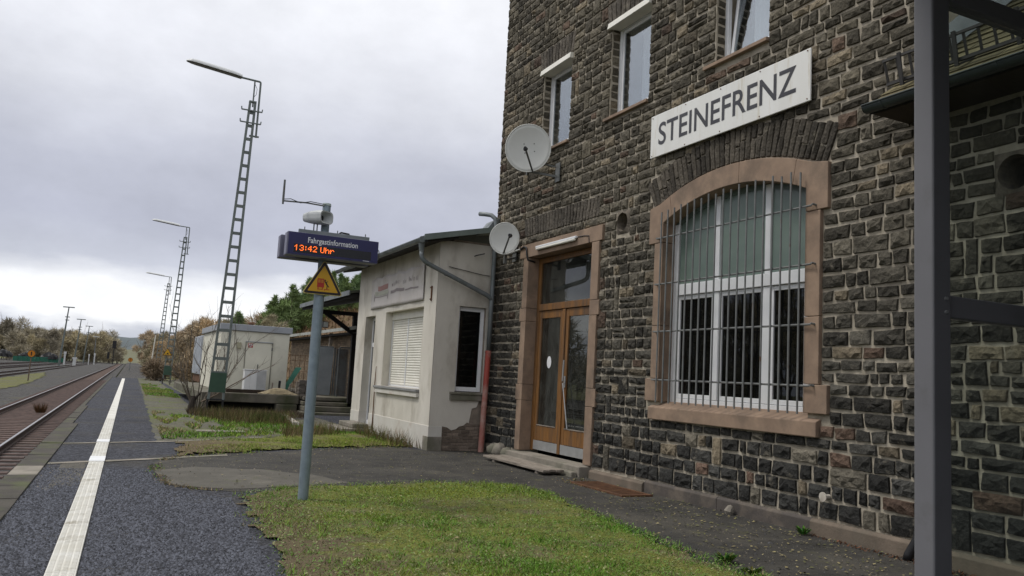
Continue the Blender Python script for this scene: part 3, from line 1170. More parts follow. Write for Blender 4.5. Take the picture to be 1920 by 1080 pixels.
# pipe stub and patch low on the wall
single('pipe_stub', MB().tube([(XF - .0, 7.02, .46), (XF - .10, 7.02, .46)], [.028, .028], 10).tube([(XF - .095, 7.02, .46), (XF - .105, 7.02, .46)], .055, 14), M('chalky white', (.62, .58, .50), (.4, .36, .3), 8, .9), 'short white pipe stub sticking out of the wall under the barred window', 'pipe', (XF, 7.0, .46))
single('wall_stone_lump', MB().tube([(XF - .13, 8.55, 0), (XF - .14, 8.55, .05), (XF - .12, 8.54, .1), (XF - .11, 8.53, .12)], [.05, .065, .045, .02], 7), m_concrete, 'fist sized pale stone lying against the plinth', 'stone', (XF - .13, 8.55, 0))

# --- satellite dishes
def dish(c, r, nrm, label, arm_dir, brk, nm='satellite_dish', lnb_len=.5, holes=True):
    t = thing(nm, label, 'dish', c)
    c = Vector(c)
    n_ = Vector(nrm).normalized()
    a = n_.cross(Vector((0, 0, 1))).normalized()
    b = a.cross(n_).normalized()
    if b.z < 0: b = -b
    mb = MB()
    rings, seg = 7, 40
    V_, F_ = [], []
    for side in (0, 1):
        for i in range(rings + 1):
            q = i / rings
            for k in range(seg):
                th = 2 * math.pi * k / seg
                V_.append(c + (a * math.cos(th) + b * math.sin(th) * 1.07) * r * q + n_ * (.16 * r * (q * q - 1) - side * .012))
    L = (rings + 1) * seg
    for side in (0, 1):
        for i in range(rings):
            for k in range(seg):
                k2 = (k + 1) % seg
                o_ = side * L
                q4 = (o_ + i * seg + k, o_ + i * seg + k2, o_ + (i + 1) * seg + k2, o_ + (i + 1) * seg + k)
                F_.append(q4 if side == 0 else q4[::-1])
    for k in range(seg):
        k2 = (k + 1) % seg
        F_.append((rings * seg + k, rings * seg + k2, L + rings * seg + k2, L + rings * seg + k))
    mb.add(V_, F_)
    me = part('reflector', mb, m_dish, t, smooth=False, fix=False)
    bm = bmesh.new(); bm.from_mesh(me.data)
    bmesh.ops.remove_doubles(bm, verts=bm.verts, dist=1e-5)
    bmesh.ops.recalc_face_normals(bm, faces=bm.faces)
    bm.to_mesh(me.data); bm.free()
    me.data.polygons.foreach_set('use_smooth', [True] * len(me.data.polygons))
    part('rim', MB().tube([c + (a * math.cos(2 * math.pi * k / 48) + b * math.sin(2 * math.pi * k / 48) * 1.07) * r - n_ * .004 for k in range(49)], .011, 6, cap=False), m_dish, me, smooth=True)
    foot = c - b * r * 1.10 - n_ * .03 + a * arm_dir[1]
    tip = c + n_ * lnb_len + a * arm_dir[0] + b * arm_dir[2]
    part('arm', MB().bar(foot, tip, .03, .022), m_greysteel, t)
    lnb = MB().tube([tip + n_ * .05, tip - n_ * .01, tip - n_ * .05, tip - n_ * .055], [.028, .034, .045, .045], 12)
    part('receiver_head', lnb, m_black, t, smooth=False)
    part('head_cap', MB().tube([tip - n_ * .056, tip - n_ * .062], [.034, .03], 12), m_dish, t)
    if holes:
        mb = MB()
        for (u, v) in ((-.25, .22), (.2, .2), (-.28, -.1), (.14, -.18)):
            q = (u * u + v * v)
            p = c + (a * u + b * v * 1.07) * r + n_ * (.16 * r * (q - 1))
            mb.tube([p, p + n_ * .006], .012, 8)
        part('bolts', mb, m_greysteel, t)
    back = c - n_ * .2
    mb = MB().tube([c - n_ * .1, back], .05, 10)
    mb.bar(back + Vector((0, 0, .12)), back - Vector((0, 0, .5)), .05, .05)
    p0 = back - Vector((0, 0, .42))
    mb.bar(p0, (XF + .02, brk[0], brk[1]), .04, .04)
    mb.bar(back - Vector((0, 0, .2)), (XF + .02, brk[0] + .05, brk[1] + .2), .03, .03)
    part('bracket', mb, m_greysteel, t)
    part('wall_plate', MB().box(XF - .05, XF - .035, brk[0] - .08, brk[0] + .1, brk[1] - .1, brk[1] + .28), m_greysteel, t, bevel=.004)
    return t
dish((6.93, 14.06, 6.13), .445, (-.50, -.84, -.02), 'large white satellite dish on the wall beside the upper left window', (.02, -.12, -.12), (13.85, 5.60), lnb_len=.42)
dish((7.02, 15.12, 4.48), .305, (-.56, -.80, -.02), 'small white satellite dish at the corner above the downpipe', (-.16, .02, .02), (15.6, 4.2), lnb_len=.30, holes=False)

# ------------------------------------------------------------------ lower wing with slate roof, gutter and snow guard
wing = thing('station_wing', 'low stone wing of the station with slate roof behind the shelter glass', 'building', (XF, 2.0, 0))
mb = MB()
wall_cells(mb, 'x', XF + .012, XF + .42, -5.0, YW - .01, -.3, 4.62, [(4.60 - .0, 5.0, 3.62, 4.02)])
ww = part('wing_wall', mb, m_mortar, wing)
# round recess under the eaves
mb = MB()
ci = ngon_circle(4.80, 3.82, .17, 24)
n = 24
sq = []
for k in range(n):
    t = 2 * math.pi * k / n
    m_ = max(abs(math.cos(t)), abs(math.sin(t)))
    sq.append((4.80 + .215 * math.cos(t) / m_, 3.82 + .215 * math.sin(t) / m_))
mb.add([(XF + .009, *p) for p in sq] + [(XF - .02, *p) for p in ci] + [(XF + .38, *p) for p in ci],
       [f for k in range(n) for f in ((k, (k + 1) % n, n + (k + 1) % n, n + k), (n + k, n + (k + 1) % n, 2 * n + (k + 1) % n, 2 * n + k))] + [tuple(2 * n + k for k in range(n))])
part('vent_hole', mb, bpy.data.materials['sooty mortar'], ww, fix=False)
EX, EZ, PITCH = 6.95, 4.70, math.radians(38)
tp = math.tan(PITCH)
mb = MB().prism([(EX + .04, EZ - .10), (EX + .04, EZ - .03), (XF + 5, EZ - .03 + (XF + 5 - EX - .04) * tp), (XF + 5, EZ - .10 + (XF + 5 - EX - .04) * tp)], 'y', -5.3, YW + .28)
part('roof_deck', mb, m_dark, wing)
mb = MB().box(EX + .06, XF + .01, -5.2, YW + .25, 4.60, 4.625)
part('soffit', mb, M('brown soffit boards', (.06, .045, .033), (.04, .03, .022), 4, .8, sc=(1, 12, 1)), wing)
# slates: rows of single slates
rs2 = random.Random(3)
rowd = .23
sl_rest = MB()
for r_ in range(16):
    d0 = r_ * rowd
    y = 2.6 + rs2.uniform(0, .2)
    while y < YW + .25:
        w = rs2.uniform(.28, .5)
        if y + w > YW + .28: w = YW + .28 - y
        if w < .06: break
        def P(d, yy, up):
            return (EX + .02 + d * math.cos(PITCH) - up * math.sin(PITCH), yy, EZ - .02 + d * math.sin(PITCH) + up * math.cos(PITCH))
        ya, yb = y + .004, y + w - .004
        up0, up1 = .022 + rs2.uniform(0, .006), .004
        ln = rowd + .05
        v = [P(d0, ya, up0 - .008), P(d0, yb, up0 - .008), P(d0 + ln, yb, up1 - .003), P(d0 + ln, ya, up1 - .003), P(d0, ya, up0), P(d0, yb, up0), P(d0 + ln, yb, up1 + .003), P(d0 + ln, ya, up1 + .003)]
        c = Vector((.135, .115, .06)) * rs2.uniform(.7, 1.35)
        mbs = MB().hexa(v, tuple(c))
        if 2.9 < y and r_ < 16:
            part('slate', mbs, m_slate, wing, fix=True)
        y += w
# gutter: half round trough
gpts = [(EX - .005 + .075 * math.cos(t), EZ - .02 + .075 * math.sin(t)) for t in [math.pi + math.pi * k / 10 for k in range(11)]]
gin = [(EX - .005 + .068 * math.cos(t), EZ - .02 + .068 * math.sin(t)) for t in [2 * math.pi - math.pi * k / 10 for k in range(11)]]
m_gutter = M('dark painted gutter', (.055, .07, .068), (.04, .05, .05), 4, .4, metal=.2)
gt = part('gutter', MB().prism(gpts + gin, 'y', -5.2, YW + .29), m_gutter, wing)
part('end_cap', MB().prism(gpts, 'y', YW + .285, YW + .295), m_gutter, gt)
part('rolled_edge', MB().tube([(EX - .082, -5.2, EZ - .02), (EX - .082, YW + .29, EZ - .02)], .011, 8), m_gutter, gt)
mb = MB()
for k in range(8):
    y = YW + .05 - k * .62
    part('gutter_strap', MB().prism([(EX - .005 + .080 * math.cos(t), EZ - .02 + .080 * math.sin(t)) for t in [math.pi + math.pi * q / 10 for q in range(11)]] + [(EX - .005 + .076 * math.cos(t), EZ - .02 + .076 * math.sin(t)) for t in [2 * math.pi - math.pi * q / 10 for q in range(11)]], 'y', y, y + .025), m_gutter, gt)
# snow guard
m_guard = M('dark snow guard iron', (.035, .033, .030), (.025, .023, .021), 6, .6)
sgx, sgz = EX + .22, EZ + .18
guard = part('snow_guard', MB().bar((sgx - .02, 2.5, sgz + .06), (sgx - .02, YW + .2, sgz + .06), .03, .035), m_guard, wing)
part('guard_rail', MB().bar((sgx - .09, 2.5, sgz + .30), (sgx - .09, YW + .2, sgz + .30), .024, .028), m_guard, guard)
for k in range(20):
    y = YW + .18 - k * .15
    part('guard_bar', MB().bar((sgx - .02, y, sgz + .05), (sgx - .09, y, sgz + .30), .020, .020), m_guard, guard)
for k in range(5):
    y = YW - .02 - k * .62
    part('guard_hook', MB().bar((sgx + .2, y, sgz + .14), (sgx - .05, y, sgz + .0), .035, .02).bar((sgx - .05, y + .012, sgz - .01), (sgx - .105, y + .012, sgz + .33), .04, .02), m_guard, guard)
# lead flashing where the wing roof meets the tall wall
mb = MB()
for (a, b) in ((.25, 2.5),):
    q = lambda d, up: (EX + .02 + d * math.cos(PITCH) - up * math.sin(PITCH), EZ + d * math.sin(PITCH) + up * math.cos(PITCH))
    mb.prism([q(.75, .02), q(3.5, .02), q(3.5, .26), q(.75, .26)], 'y', YW - .012, YW + .015)
part('flashing', mb, M('lead flashing', (.42, .45, .47), (.33, .36, .38), 4, .5, metal=.3), wing)
single('black_downpipe', MB().tube([(XF - .06, 5.80, 4.5), (XF - .06, 5.80, .36), (XF - .075, 5.81, .22), (XF - .13, 5.87, .06), (XF - .14, 5.88, .0)], .045, 12), m_black, 'black downpipe at the foot of the wall behind the shelter post', 'downpipe', (XF - .07, 6.05, 0), smooth=True)

# ------------------------------------------------------------------ waiting shelter
m_shpost = M('grey lacquered steel', (.175, .175, .185), (.15, .15, .158), 2, .42, .03, 90, dirt=(.13, .13, .13), ds=6, dlo=.6, dhi=.8)
sh = thing('waiting_shelter', 'grey steel waiting shelter post with glass side wall close at the right edge', 'shelter', (2.5, 1.9, 0))
part('post', MB().box(2.44, 2.53, 1.835, 1.912, 0, 3.40), m_shpost, sh, bevel=.008, seg=3)
part('post', MB().box(3.98, 4.07, 1.835, 1.912, 0, 3.40), m_shpost, sh, bevel=.008, seg=3)
part('middle_rail', MB().box(2.532, 3.978, 1.85, 1.905, 1.89, 1.965), m_shpost, sh, bevel=.004)
part('top_rail', MB().box(2.532, 3.978, 1.85, 1.905, 3.34, 3.40), m_shpost, sh, bevel=.004)
part('glass_pane', MB().box(2.532, 3.978, 1.873, 1.881, 3.087, 3.338), m_shglass, sh)
part('upper_rail', MB().box(2.532, 3.978, 1.85, 1.905, 3.02, 3.085), m_shpost, sh, bevel=.004)
part('bottom_rail', MB().box(2.532, 3.978, 1.85, 1.905, .10, .16), m_shpost, sh, bevel=.004)
part('glass_pane', MB().box(2.532, 3.978, 1.873, 1.881, 1.967, 3.018), m_shglass, sh)
part('glass_pane', MB().box(2.532, 3.978, 1.873, 1.881, .162, 1.888), m_shglass, sh)
part('back_rail', MB().box(3.98, 4.05, -2.6, 1.83, 3.34, 3.40), m_shpost, sh)
part('roof', MB().box(.95, 4.2, -3.2, 2.02, 3.405, 3.46), m_shpost, sh, bevel=.01)  # out of view; roof drawn out over the post to shade it
part('end_panel', MB().box(1.2, 4.0, -2.62, -2.6, .15, 3.38), M('unseen dark end panel', (.03, .03, .032), None, 2, .6), sh)  # added out of view to keep light off the post
part('post', MB().box(1.1, 1.19, -2.65, -2.57, 0, 3.40), m_shpost, sh)
part('back_panel', MB().box(4.0, 4.02, -2.5, 1.82, .15, 3.33), M('darkened shelter panel', (.03, .03, .032), None, 2, .6), sh)  # out of view; near black so the shelter inside stays dark
for zz in (1.905, 1.95, 3.035, 3.07):
    part('bolt', MB().tube([(2.50, 1.828, zz), (2.50, 1.836, zz)], .006, 8), m_alu, sh)

# ------------------------------------------------------------------ ground materials
def ground_mat(name, stops, s, rough=.95, bump=.8, bs=45, dist=.02, patch=None, vor=None, spec=.25):
    m, nt, b = newmat(name)
    p = pos(nt)
    col = rampn(nt, noise(nt, p, s, 8, .68), stops)
    if vor:
        v = N(nt, 'ShaderNodeTexVoronoi', Scale=vor[0])
        nt.links.new(p, v.inputs['Vector'])
        k = rampn(nt, v.outputs['Color'], [(.1, (vor[1],) * 3), (.9, (vor[2],) * 3)])
        col = mixc(nt, 1.0, col, k, 'MULTIPLY')
    for q in (patch or []):
        f = rampn(nt, noise(nt, p, q[1], 7, .62), [(q[2], (0, 0, 0)), (q[3], (1, 1, 1))])
        col = mixc(nt, f, col, q[0])
    nt.links.new(col, b.inputs['Base Color'])
    b.inputs['Roughness'].default_value = rough
    b.inputs['Specular IOR Level'].default_value = spec
    if bump:
        if vor:
            h = mixc(nt, .5, noise(nt, p, bs, 6, .65), v.outputs['Distance'])
        else:
            h = noise(nt, p, bs, 7, .65)
        bumpn(nt, b, h, bump, dist)
    return m


m_chips = ground_mat('dark blue grey chippings', [(.3, (.034, .036, .044)), (.7, (.066, .068, .080))], 6, .9, 1.0, 45, .04, vor=(30, .35, 1.9), patch=[((.085, .078, .060), .55, .52, .76), ((.034, .035, .042), .33, .54, .72)])
m_asph = ground_mat('worn asphalt', [(.35, (.036, .034, .031)), (.65, (.068, .064, .055))], 1.4, .88, .5, 90, .01, vor=(120, .8, 1.2), patch=[((.105, .096, .078), .55, .54, .74), ((.028, .028, .027), .6, .56, .72), ((.095, .092, .048), 3.2, .58, .74), ((.13, .115, .085), 6.0, .62, .74)])
m_asphl = ground_mat('pale worn asphalt', [(.35, (.088, .082, .068)), (.65, (.125, .116, .098))], 2.0, .9, .5, 80, .01, patch=[((.165, .152, .125), 1.2, .56, .72), ((.10, .11, .05), 1.7, .6, .75)])
m_soil = ground_mat('mossy lawn soil', [(.3, (.19, .185, .045)), (.7, (.125, .165, .03))], 2.2, 1, .9, 40, .03, vor=(60, .6, 1.35), patch=[((.17, .135, .085), 1.1, .48, .66)])
# trodden brown earth on the platform side of the lawn, round the display pole
_nt = m_soil.node_tree
_b = _nt.nodes['Principled BSDF']
_old = _b.inputs['Base Color'].links[0].from_socket
_sx = N(_nt, 'ShaderNodeSeparateXYZ')
_nt.links.new(pos(_nt), _sx.inputs[0])
_mr = N(_nt, 'ShaderNodeMapRange')
_mr.inputs['From Min'].default_value = 1.5
_mr.inputs['From Max'].default_value = 2.9
_mr.inputs['To Min'].default_value = .36
_mr.inputs['To Max'].default_value = -.06
_nt.links.new(_sx.outputs[0], _mr.inputs['Value'])
_ad = N(_nt, 'ShaderNodeMath', operation='ADD')
_nt.links.new(_mr.outputs[0], _ad.inputs[0])
_nt.links.new(noise(_nt, pos(_nt), 2.4, 7, .65), _ad.inputs[1])
_f = rampn(_nt, _ad.outputs[0], [(.60, (0, 0, 0)), (.78, (1, 1, 1))])
_nt.links.new(mixc(_nt, _f, _old, (.14, .11, .065)), _b.inputs['Base Color'])
m_rough = ground_mat('mossy gravel verge', [(.35, (.13, .125, .075)), (.65, (.115, .11, .10))], .8, 1, .9, 30, .03, vor=(18, .65, 1.3), patch=[((.115, .135, .045), .55, .50, .62), ((.15, .155, .165), .42, .60, .70)])
m_ballast = ground_mat('grey ballast', [(.3, (.055, .053, .05)), (.7, (.10, .096, .092))], 2.0, 1, 1.0, 20, .06, vor=(14, .45, 1.6), patch=[((.11, .10, .06), .3, .58, .72)])
m_rbed = ground_mat('rust stained ballast', [(.3, (.075, .052, .042)), (.7, (.115, .08, .064))], 1.6, 1, 1.0, 20, .05, vor=(16, .5, 1.5))
m_field = ground_mat('winter field', [(.35, (.14, .125, .055)), (.65, (.10, .12, .04))], .08, 1, .4, 3, .1)
m_rail = M('rusty rail steel', (.07, .042, .03), (.045, .03, .024), 6, .85)
m_railtop = M('polished rail head', (.42, .42, .42), (.34, .33, .33), 3, .32, metal=.85)
m_sleeper = M('rust brown sleeper', (.15, .105, .09), (.09, .066, .058), 5, .95, .5, 30)
m_strip = M('white tactile plate', (.72, .71, .66), (.62, .60, .53), 4, .8, .3, 70, dirt=(.30, .27, .20), ds=3.5, dlo=.55, dhi=.78)
m_strip2 = M('fresh white plate', (.78, .79, .80), (.74, .75, .75), 3, .7)

# ------------------------------------------------------------------ ground sheets
mb = MB().add([(-900, -300, -.62), (900, -300, -.62), (900, 1500, -.62), (-900, 1500, -.62)], [(0, 1, 2, 3)])
struct('ground', mb, m_field, fix=False)


def tsheet(name, o0, o1, s0, s1, z, mat, n=1):
    mb = MB()
    for k in range(n):
        a, b = s0 + (s1 - s0) * k / n, s0 + (s1 - s0) * (k + 1) / n
        mb.add([T(o0, a, z), T(o1, a, z), T(o1, b, z), T(o0, b, z)], [(0, 1, 2, 3)])
    return struct(name, mb, mat, fix=False)


tsheet('ballast', -38, -1.23, -8, 700, -.475, m_ballast)
# platform body
mb = MB()
pl = [T(-1.2, -8), T(14, -8), T(14, 76), T(-1.2, 76)]
mb.add([(x, y, 0) for x, y, _ in pl] + [(x, y, -.6) for x, y, _ in pl], [(0, 1, 2, 3), (4, 5, 1, 0), (5, 6, 2, 1), (6, 7, 3, 2), (7, 4, 0, 3)])
platform = struct('platform', mb, m_chips, fix=False)
# gravel track past the platform end
tsheet('gravel_path', -.9, 3.2, 76.02, 420, -.12, m_ballast)
sheet('verge', [T(.62, 17.75)[:2], (3.3, 19.25), (4.6, 20.3), (6.2, 21.4), (6.2, 29.9), (2.7, 29.9), (3.5, 75.8), T(.75, 75.8)[:2], T(.70, 45)[:2]], .004, m_rough, jag=.05, step=.5, seed=3)
sheet('verge', [(3.2, 30.2), (13.5, 30.2), (13.5, 75.8), (3.6, 75.8)], .006, m_rough, jag=.02, step=2, seed=4)
PATH = [(.70, 13.0), (.80, 11.7), (1.15, 11.2), (1.8, 10.95), (2.55, 11.3), (3.5, 11.5), (4.34, 11.6), (5.57, 11.4), (5.73, 10.85), (5.53, 9.0), (5.39, 7.65), (5.27, 6.6), (5.28, 5.7), (5.2, 3), (5.2, -2), (7.6, -2), (7.6, 16.7), (6.25, 16.7), (5.5, 17.35), (4.5, 16.85), (2.76, 16.0), (1.1, 15.0), (.78, 14.2)]
sheet('asphalt_path', PATH, .004, m_asph, jag=.035, step=.18, seed=5)
sheet('asphalt_patch', [T(-.76, 14.0)[:2], T(-.43, 14.1)[:2], T(-.43, 12.0)[:2], T(-.52, 11.6)[:2], T(-.65, 11.75)[:2], T(-.78, 11.2)[:2]], .004, m_asphl, jag=.03, step=.2, seed=6)
sheet('asphalt_patch', [(.72, 13.2), (.86, 11.75), (1.2, 11.35), (1.75, 11.2), (2.5, 11.5), (3.2, 11.75), (2.9, 12.6), (2.2, 13.3), (1.3, 13.6)], .008, m_asphl, jag=.05, step=.2, seed=8)
# concrete bands crossing the platform
for (pts, w, z) in ((((-1.0, 17.02), (-.2, 17.3), (.6, 17.62), (1.2, 17.85), (2.2, 18.5), (3.35, 19.3)), .17, .010), (((-.72, 13.98), (-.1, 14.25), (.6, 14.6), (1.3, 15.0), (2.0, 15.35)), .2, .010)):
    poly = [(x, y - w / 2) for x, y in pts] + [(x, y + w / 2) for x, y in reversed(pts)]
    sheet('concrete_band', poly, z, m_concrete, jag=.02, step=.2, seed=int(w * 100))

# platform edge slabs
m_edge = M('dirty edge concrete', (.085, .076, .062), (.055, .05, .042), 2.5, .95, .7, 40, dirt=(.09, .10, .045), ds=1.6, dlo=.5, dhi=.68)
mb = MB()
edge = thing('platform_edge', 'row of beige concrete edge slabs along the track side', 'kerb', T(-1.0, 14, 0))
rs3 = random.Random(9)
s_ = 6.0
while s_ < 75:
    ln = rs3.choice((1.0, 1.0, 1.25, .5)) if s_ < 26 else 2.0
    w = .34 if s_ < 22 else (.22 if s_ < 30 else .12)
    z1 = .022 + rs3.uniform(-.006, .008)
    a, b = s_ + .006, s_ + ln - .006
    v = [T(-1.30, a, -.2), T(-1.30 + w, a, -.2), T(-1.30 + w, b, -.2), T(-1.30, b, -.2), T(-1.30, a, z1), T(-1.30 + w, a, z1), T(-1.30 + w, b, z1 + .003), T(-1.30, b, z1)]
    k = rs3.random()
    part('edge_slab', MB().hexa(v), (m_concrete if (11 < s_ < 13.2 or 16.2 < s_ < 17.6) and k > .35 else m_edge), edge, bevel=.006)
    s_ += ln

# white tactile strip: plates with ribs
strip = struct('tactile_strip', MB().add([T(-.415, -8, .004), T(-.205, -8, .004), T(-.205, 73, .004), T(-.415, 73, .004)], [(0, 1, 2, 3)]), m_strip, fix=False)
s_ = 5.2
k = 0
while s_ < 45:
    a, b = s_ + .004, s_ + .596
    pm = m_strip
    v = [T(-.413, a, .005), T(-.207, a, .005), T(-.207, b, .005), T(-.413, b, .005), T(-.413, a, .018), T(-.207, a, .018), T(-.207, b, .018), T(-.413, b, .018)]
    part('plate', MB().hexa(v), m_strip, strip, bevel=.002)
    s_ += .6
mb = MB()
s_ = 5.22
while s_ < 24:
    for q in range(4):
        o0 = -.405 + q * .05
        a, b = s_, s_ + .026
        mb.hexa([T(o0, a, .018), T(o0 + .038, a, .018), T(o0 + .038, b, .018), T(o0, b, .018), T(o0 + .004, a + .005, .024), T(o0 + .034, a + .005, .024), T(o0 + .034, b - .005, .024), T(o0 + .004, b - .005, .024)])
    s_ += .05
props(part('ribs', mb, m_strip, strip, fix=False), kind='stuff')
for (a, b) in ((14.15, 14.85), (17.35, 17.85)):
    part('cover_plate', MB().hexa([T(-.42, a, .02), T(-.20, a, .02), T(-.20, b, .02), T(-.42, b, .02), T(-.42, a, .03), T(-.20, a, .03), T(-.20, b, .03), T(-.42, b, .03)]), m_strip2, strip, bevel=.003)


# ------------------------------------------------------------------ tracks
def railprof(o, z):
    return [(o - .06, z), (o + .06, z), (o + .06, z + .02), (o + .012, z + .035), (o + .012, z + .11), (o + .035, z + .12), (o + .035, z + .15), (o - .035, z + .15), (o - .035, z + .12), (o - .012, z + .11), (o - .012, z + .035), (o - .06, z + .02)]


def track(name, oc, s0, s1, label, sl=None, bed=None, zb=-.45):
    t = thing(name, label, 'railway track', T(oc, max(s0, 20), -.44))
    for o in (oc - .76, oc + .76):
        pr = railprof(o, zb)
        V_ = [T(a, s0, b) for a, b in pr] + [T(a, s1, b) for a, b in pr]
        n = len(pr)
        r = part('rail', MB().add(V_, [tuple(range(n)), tuple(range(2 * n - 1, n - 1, -1))] + [(i, i + n, (i + 1) % n + n, (i + 1) % n) for i in range(n)]), m_rail, t)
        part('rail_head', MB().hexa([T(o - .024, s0, zb + .151), T(o + .024, s0, zb + .151), T(o + .024, s1, zb + .151), T(o - .024, s1, zb + .151), T(o - .024, s0, zb + .154), T(o + .024, s0, zb + .154), T(o + .024, s1, zb + .154), T(o - .024, s1, zb + .154)]), m_railtop, r)
    return t


main = track('railway_track', -2.98, 2, 330, 'single railway track with rust red sleepers beside the platform')
tsheet('track_bed', -3.68, -2.28, 2, 330, -.468, m_rbed)
proto = None
for k in range(132):
    s_ = 4 + k * .6
    c = T(-2.98, s_, -.505)
    if proto is None:
        me = MB().hexa([(-1.3, -.12, 0), (1.3, -.12, 0), (1.3, .12, 0), (-1.3, .12, 0), (-1.27, -.09, .06), (1.27, -.09, .06), (1.27, .09, .06), (-1.27, .09, .06)]).mesh('sleeper')
        fixn(me)
        me.materials.append(m_sleeper)
        proto = me
    o = bpy.data.objects.new('sleeper', proto)
    COL.objects.link(o)
    o.parent = main
    o.location = Vector(c) - WLOC[main.name]
    o.rotation_euler = (0, 0, -TA + random.uniform(-.01, .01))
track('railway_track', -10.4, 20, 420, 'second rusty track beyond the mossy strip at the left edge')
track('railway_track', -15.0, 40, 420, 'third yard track from the platform, seen almost edge on')
track('railway_track', -19.6, 60, 420, 'farthest yard track in front of the bare trees')
sheet('moss_strip', [T(-6.4, 30)[:2], T(-6.2, 70)[:2], T(-7.2, 90)[:2], T(-8.8, 110)[:2], T(-9.2, 60)[:2], T(-9.0, 30)[:2]], -.45, ground_mat('yellow green moss', [(.35, (.13, .135, .03)), (.65, (.12, .115, .075))], .35, 1, .6, 12, .05, vor=(9, .7, 1.25)), jag=.25, step=1.2, seed=12)
# tuft of dead weed between the rails
mb = MB()
for k in range(160):
    a = random.uniform(0, 6.28)
    r = random.uniform(.02, .13)
    p = Vector(T(-2.62, 32.5, -.40)) + Vector((math.cos(a) * r, math.sin(a) * r, 0))
    q = p + Vector((math.cos(a) * r * 1.3, math.sin(a) * r * 1.3, random.uniform(.15, .38)))
    mb.add([p, p + Vector((.02, 0, 0)), q], [(0, 1, 2)], (.10 * random.uniform(.6, 1.3), .05, .022))
m_weed = attr_mat('dry weeds', .95, .2, 20, 0)
single('weed_tuft', mb, m_weed, 'brown dead weed tuft growing between the rails', 'weed', T(-2.62, 32.5, -.42), fix=False)

# ------------------------------------------------------------------ annexe
XA, YA, YB = 6.20, 16.65, 23.0
m_plaster = M('stained beige render', (.68, .645, .57), (.57, .535, .465), 1.3, .95, .5, 55, dirt=(.27, .235, .18), ds=1.5, dlo=.5, dhi=.8, dist=.006, sc=(1, 1, .5))
m_plaster_side = m_plaster
m_base = M('whitewashed base render', (.64, .62, .57), (.55, .52, .46), 1.6, .95, .5, 40, dirt=(.34, .22, .145), ds=1.0, dlo=.56, dhi=.72)
m_brick = attr_mat('worn brick', .95, .3, 25, .8, 50, .012)
ann = thing('annexe', 'low beige rendered annexe with roller shutter and sloping roof', 'building', (XA, YA, 0))
mb = MB()
holes = [(17.45, 20.30, 1.27, 3.135), (21.22, 22.15, .06, 3.10)]
wall_cells(mb, 'x', XA, XA + .3, YA, YB, .52, 4.55, holes)
aw = part('front_wall', mb, m_plaster, ann)
mb = MB()
wall_cells(mb, 'x', XA - .012, XA + .3, YA - .012, YB, -.2, .52, holes)
part('base_course', mb, m_base, ann, bevel=.006)
# side wall: core, then the render skin with its broken lower edge
mb = MB()
wall_cells(mb, 'y', YA + .02, YA + .3, XA + .31, XF + .35, -.2, 4.6, [(6.74, 7.39, 1.27, 3.145)])
core = part('side_wall', mb, M('exposed wall core', (.30, .25, .20), (.21, .175, .14), 8, .95, .7, 40), ann)
mb = MB()
mb.box(XA + .31, 6.74, YA, YA + .019, .90, 4.55).box(7.39, XF + .02, YA, YA + .019, 1.20, 4.55).box(6.74, 7.39, YA, YA + .019, 3.145, 4.55)
mb.box(XA - .0, XA + .309, YA - .002, YA + .019, .525, 4.55)
mb.prism([(6.51, .90), (6.51, .52), (6.62, .50), (6.72, .44), (6.83, .47), (6.90, .53), (7.0, .55), (7.08, .62), (7.12, .60), (7.15, .80), (7.17, .92), (7.28, .95), (7.33, 1.08), (7.37, 1.20), (7.37, 1.269), (6.741, 1.269), (6.741, .90)], 'y', YA, YA + .019)
part('render_skin', mb, m_plaster, ann)
rb = random.Random(4)
for r_ in range(9):
    x = 6.53 - (.1 if r_ % 2 else 0)
    zz = -.02 + r_ * .068
    while x < 7.5:
        w = rb.uniform(.2, .25)
        x0, x1 = max(x, 6.515), min(x + w - .012, 7.53)
        lim = .44 + max(0, x - 6.8) * .9
        if zz + .055 < lim + .1 and x1 - x0 > .05:
            c = Vector((.21, .168, .132)) * rb.uniform(.65, 1.25)
            d = rb.uniform(.002, .016)
            part('brick', MB().box(x0, x1, YA + d, YA + .05, zz, zz + .058, tuple(c)), m_brick, core, bevel=.006)
        x += w
part('door_stone', MB().box(XA - .02, XA + .31, YA - .016, YA + .3, -.2, .30), m_concrete, ann, bevel=.01)
# roof with rake board and gutter
rz0, rs_ = 4.50, .222
def rf(x):
    return rz0 + (x - 5.72) * rs_
mb = MB().prism([(5.72, rf(5.72)), (8.9, rf(8.9)), (8.9, rf(8.9) + .05), (5.72, rf(5.72) + .05)], 'y', YA - .34, YB + .55)
roof = part('roof', mb, M('dark felt roof', (.06, .065, .06), (.045, .05, .045), 3, .9, .4, 40), ann)
mb = MB()
mb.prism([(5.70, rf(5.70) - .06), (6.5, rf(6.5) - .05), (7.55, rf(7.55) - .05), (7.55, rf(7.55) + .075), (5.70, rf(5.70) + .075)], 'y', YA - .362, YA - .335)
part('verge_flashing', mb, M('weathered green zinc', (.20, .235, .215), (.145, .175, .16), 2.5, .6, .1, 30, metal=.2), roof, bevel=.004)
mb = MB().prism([(5.80, rf(5.80) - .10), (XA + .3, rf(XA + .3) - .10), (XA + .3, rf(XA + .3) - .005), (5.80, rf(5.80) - .005)], 'y', YA - .30, YB + .5)
part('eaves_boards', mb, M('dark stained boards', (.028, .024, .02), (.018, .016, .014), 4, .9), roof)
gp = [(5.655 + .07 * math.cos(t), 4.46 + .07 * math.sin(t)) for t in [math.pi + math.pi * k / 10 for k in range(11)]] + [(5.655 + .063 * math.cos(t), 4.46 + .063 * math.sin(t)) for t in [2 * math.pi - math.pi * k / 10 for k in range(11)]]
ag = part('gutter', MB().prism(gp, 'y', YA - .33, YB + .6), m_zinc, ann)
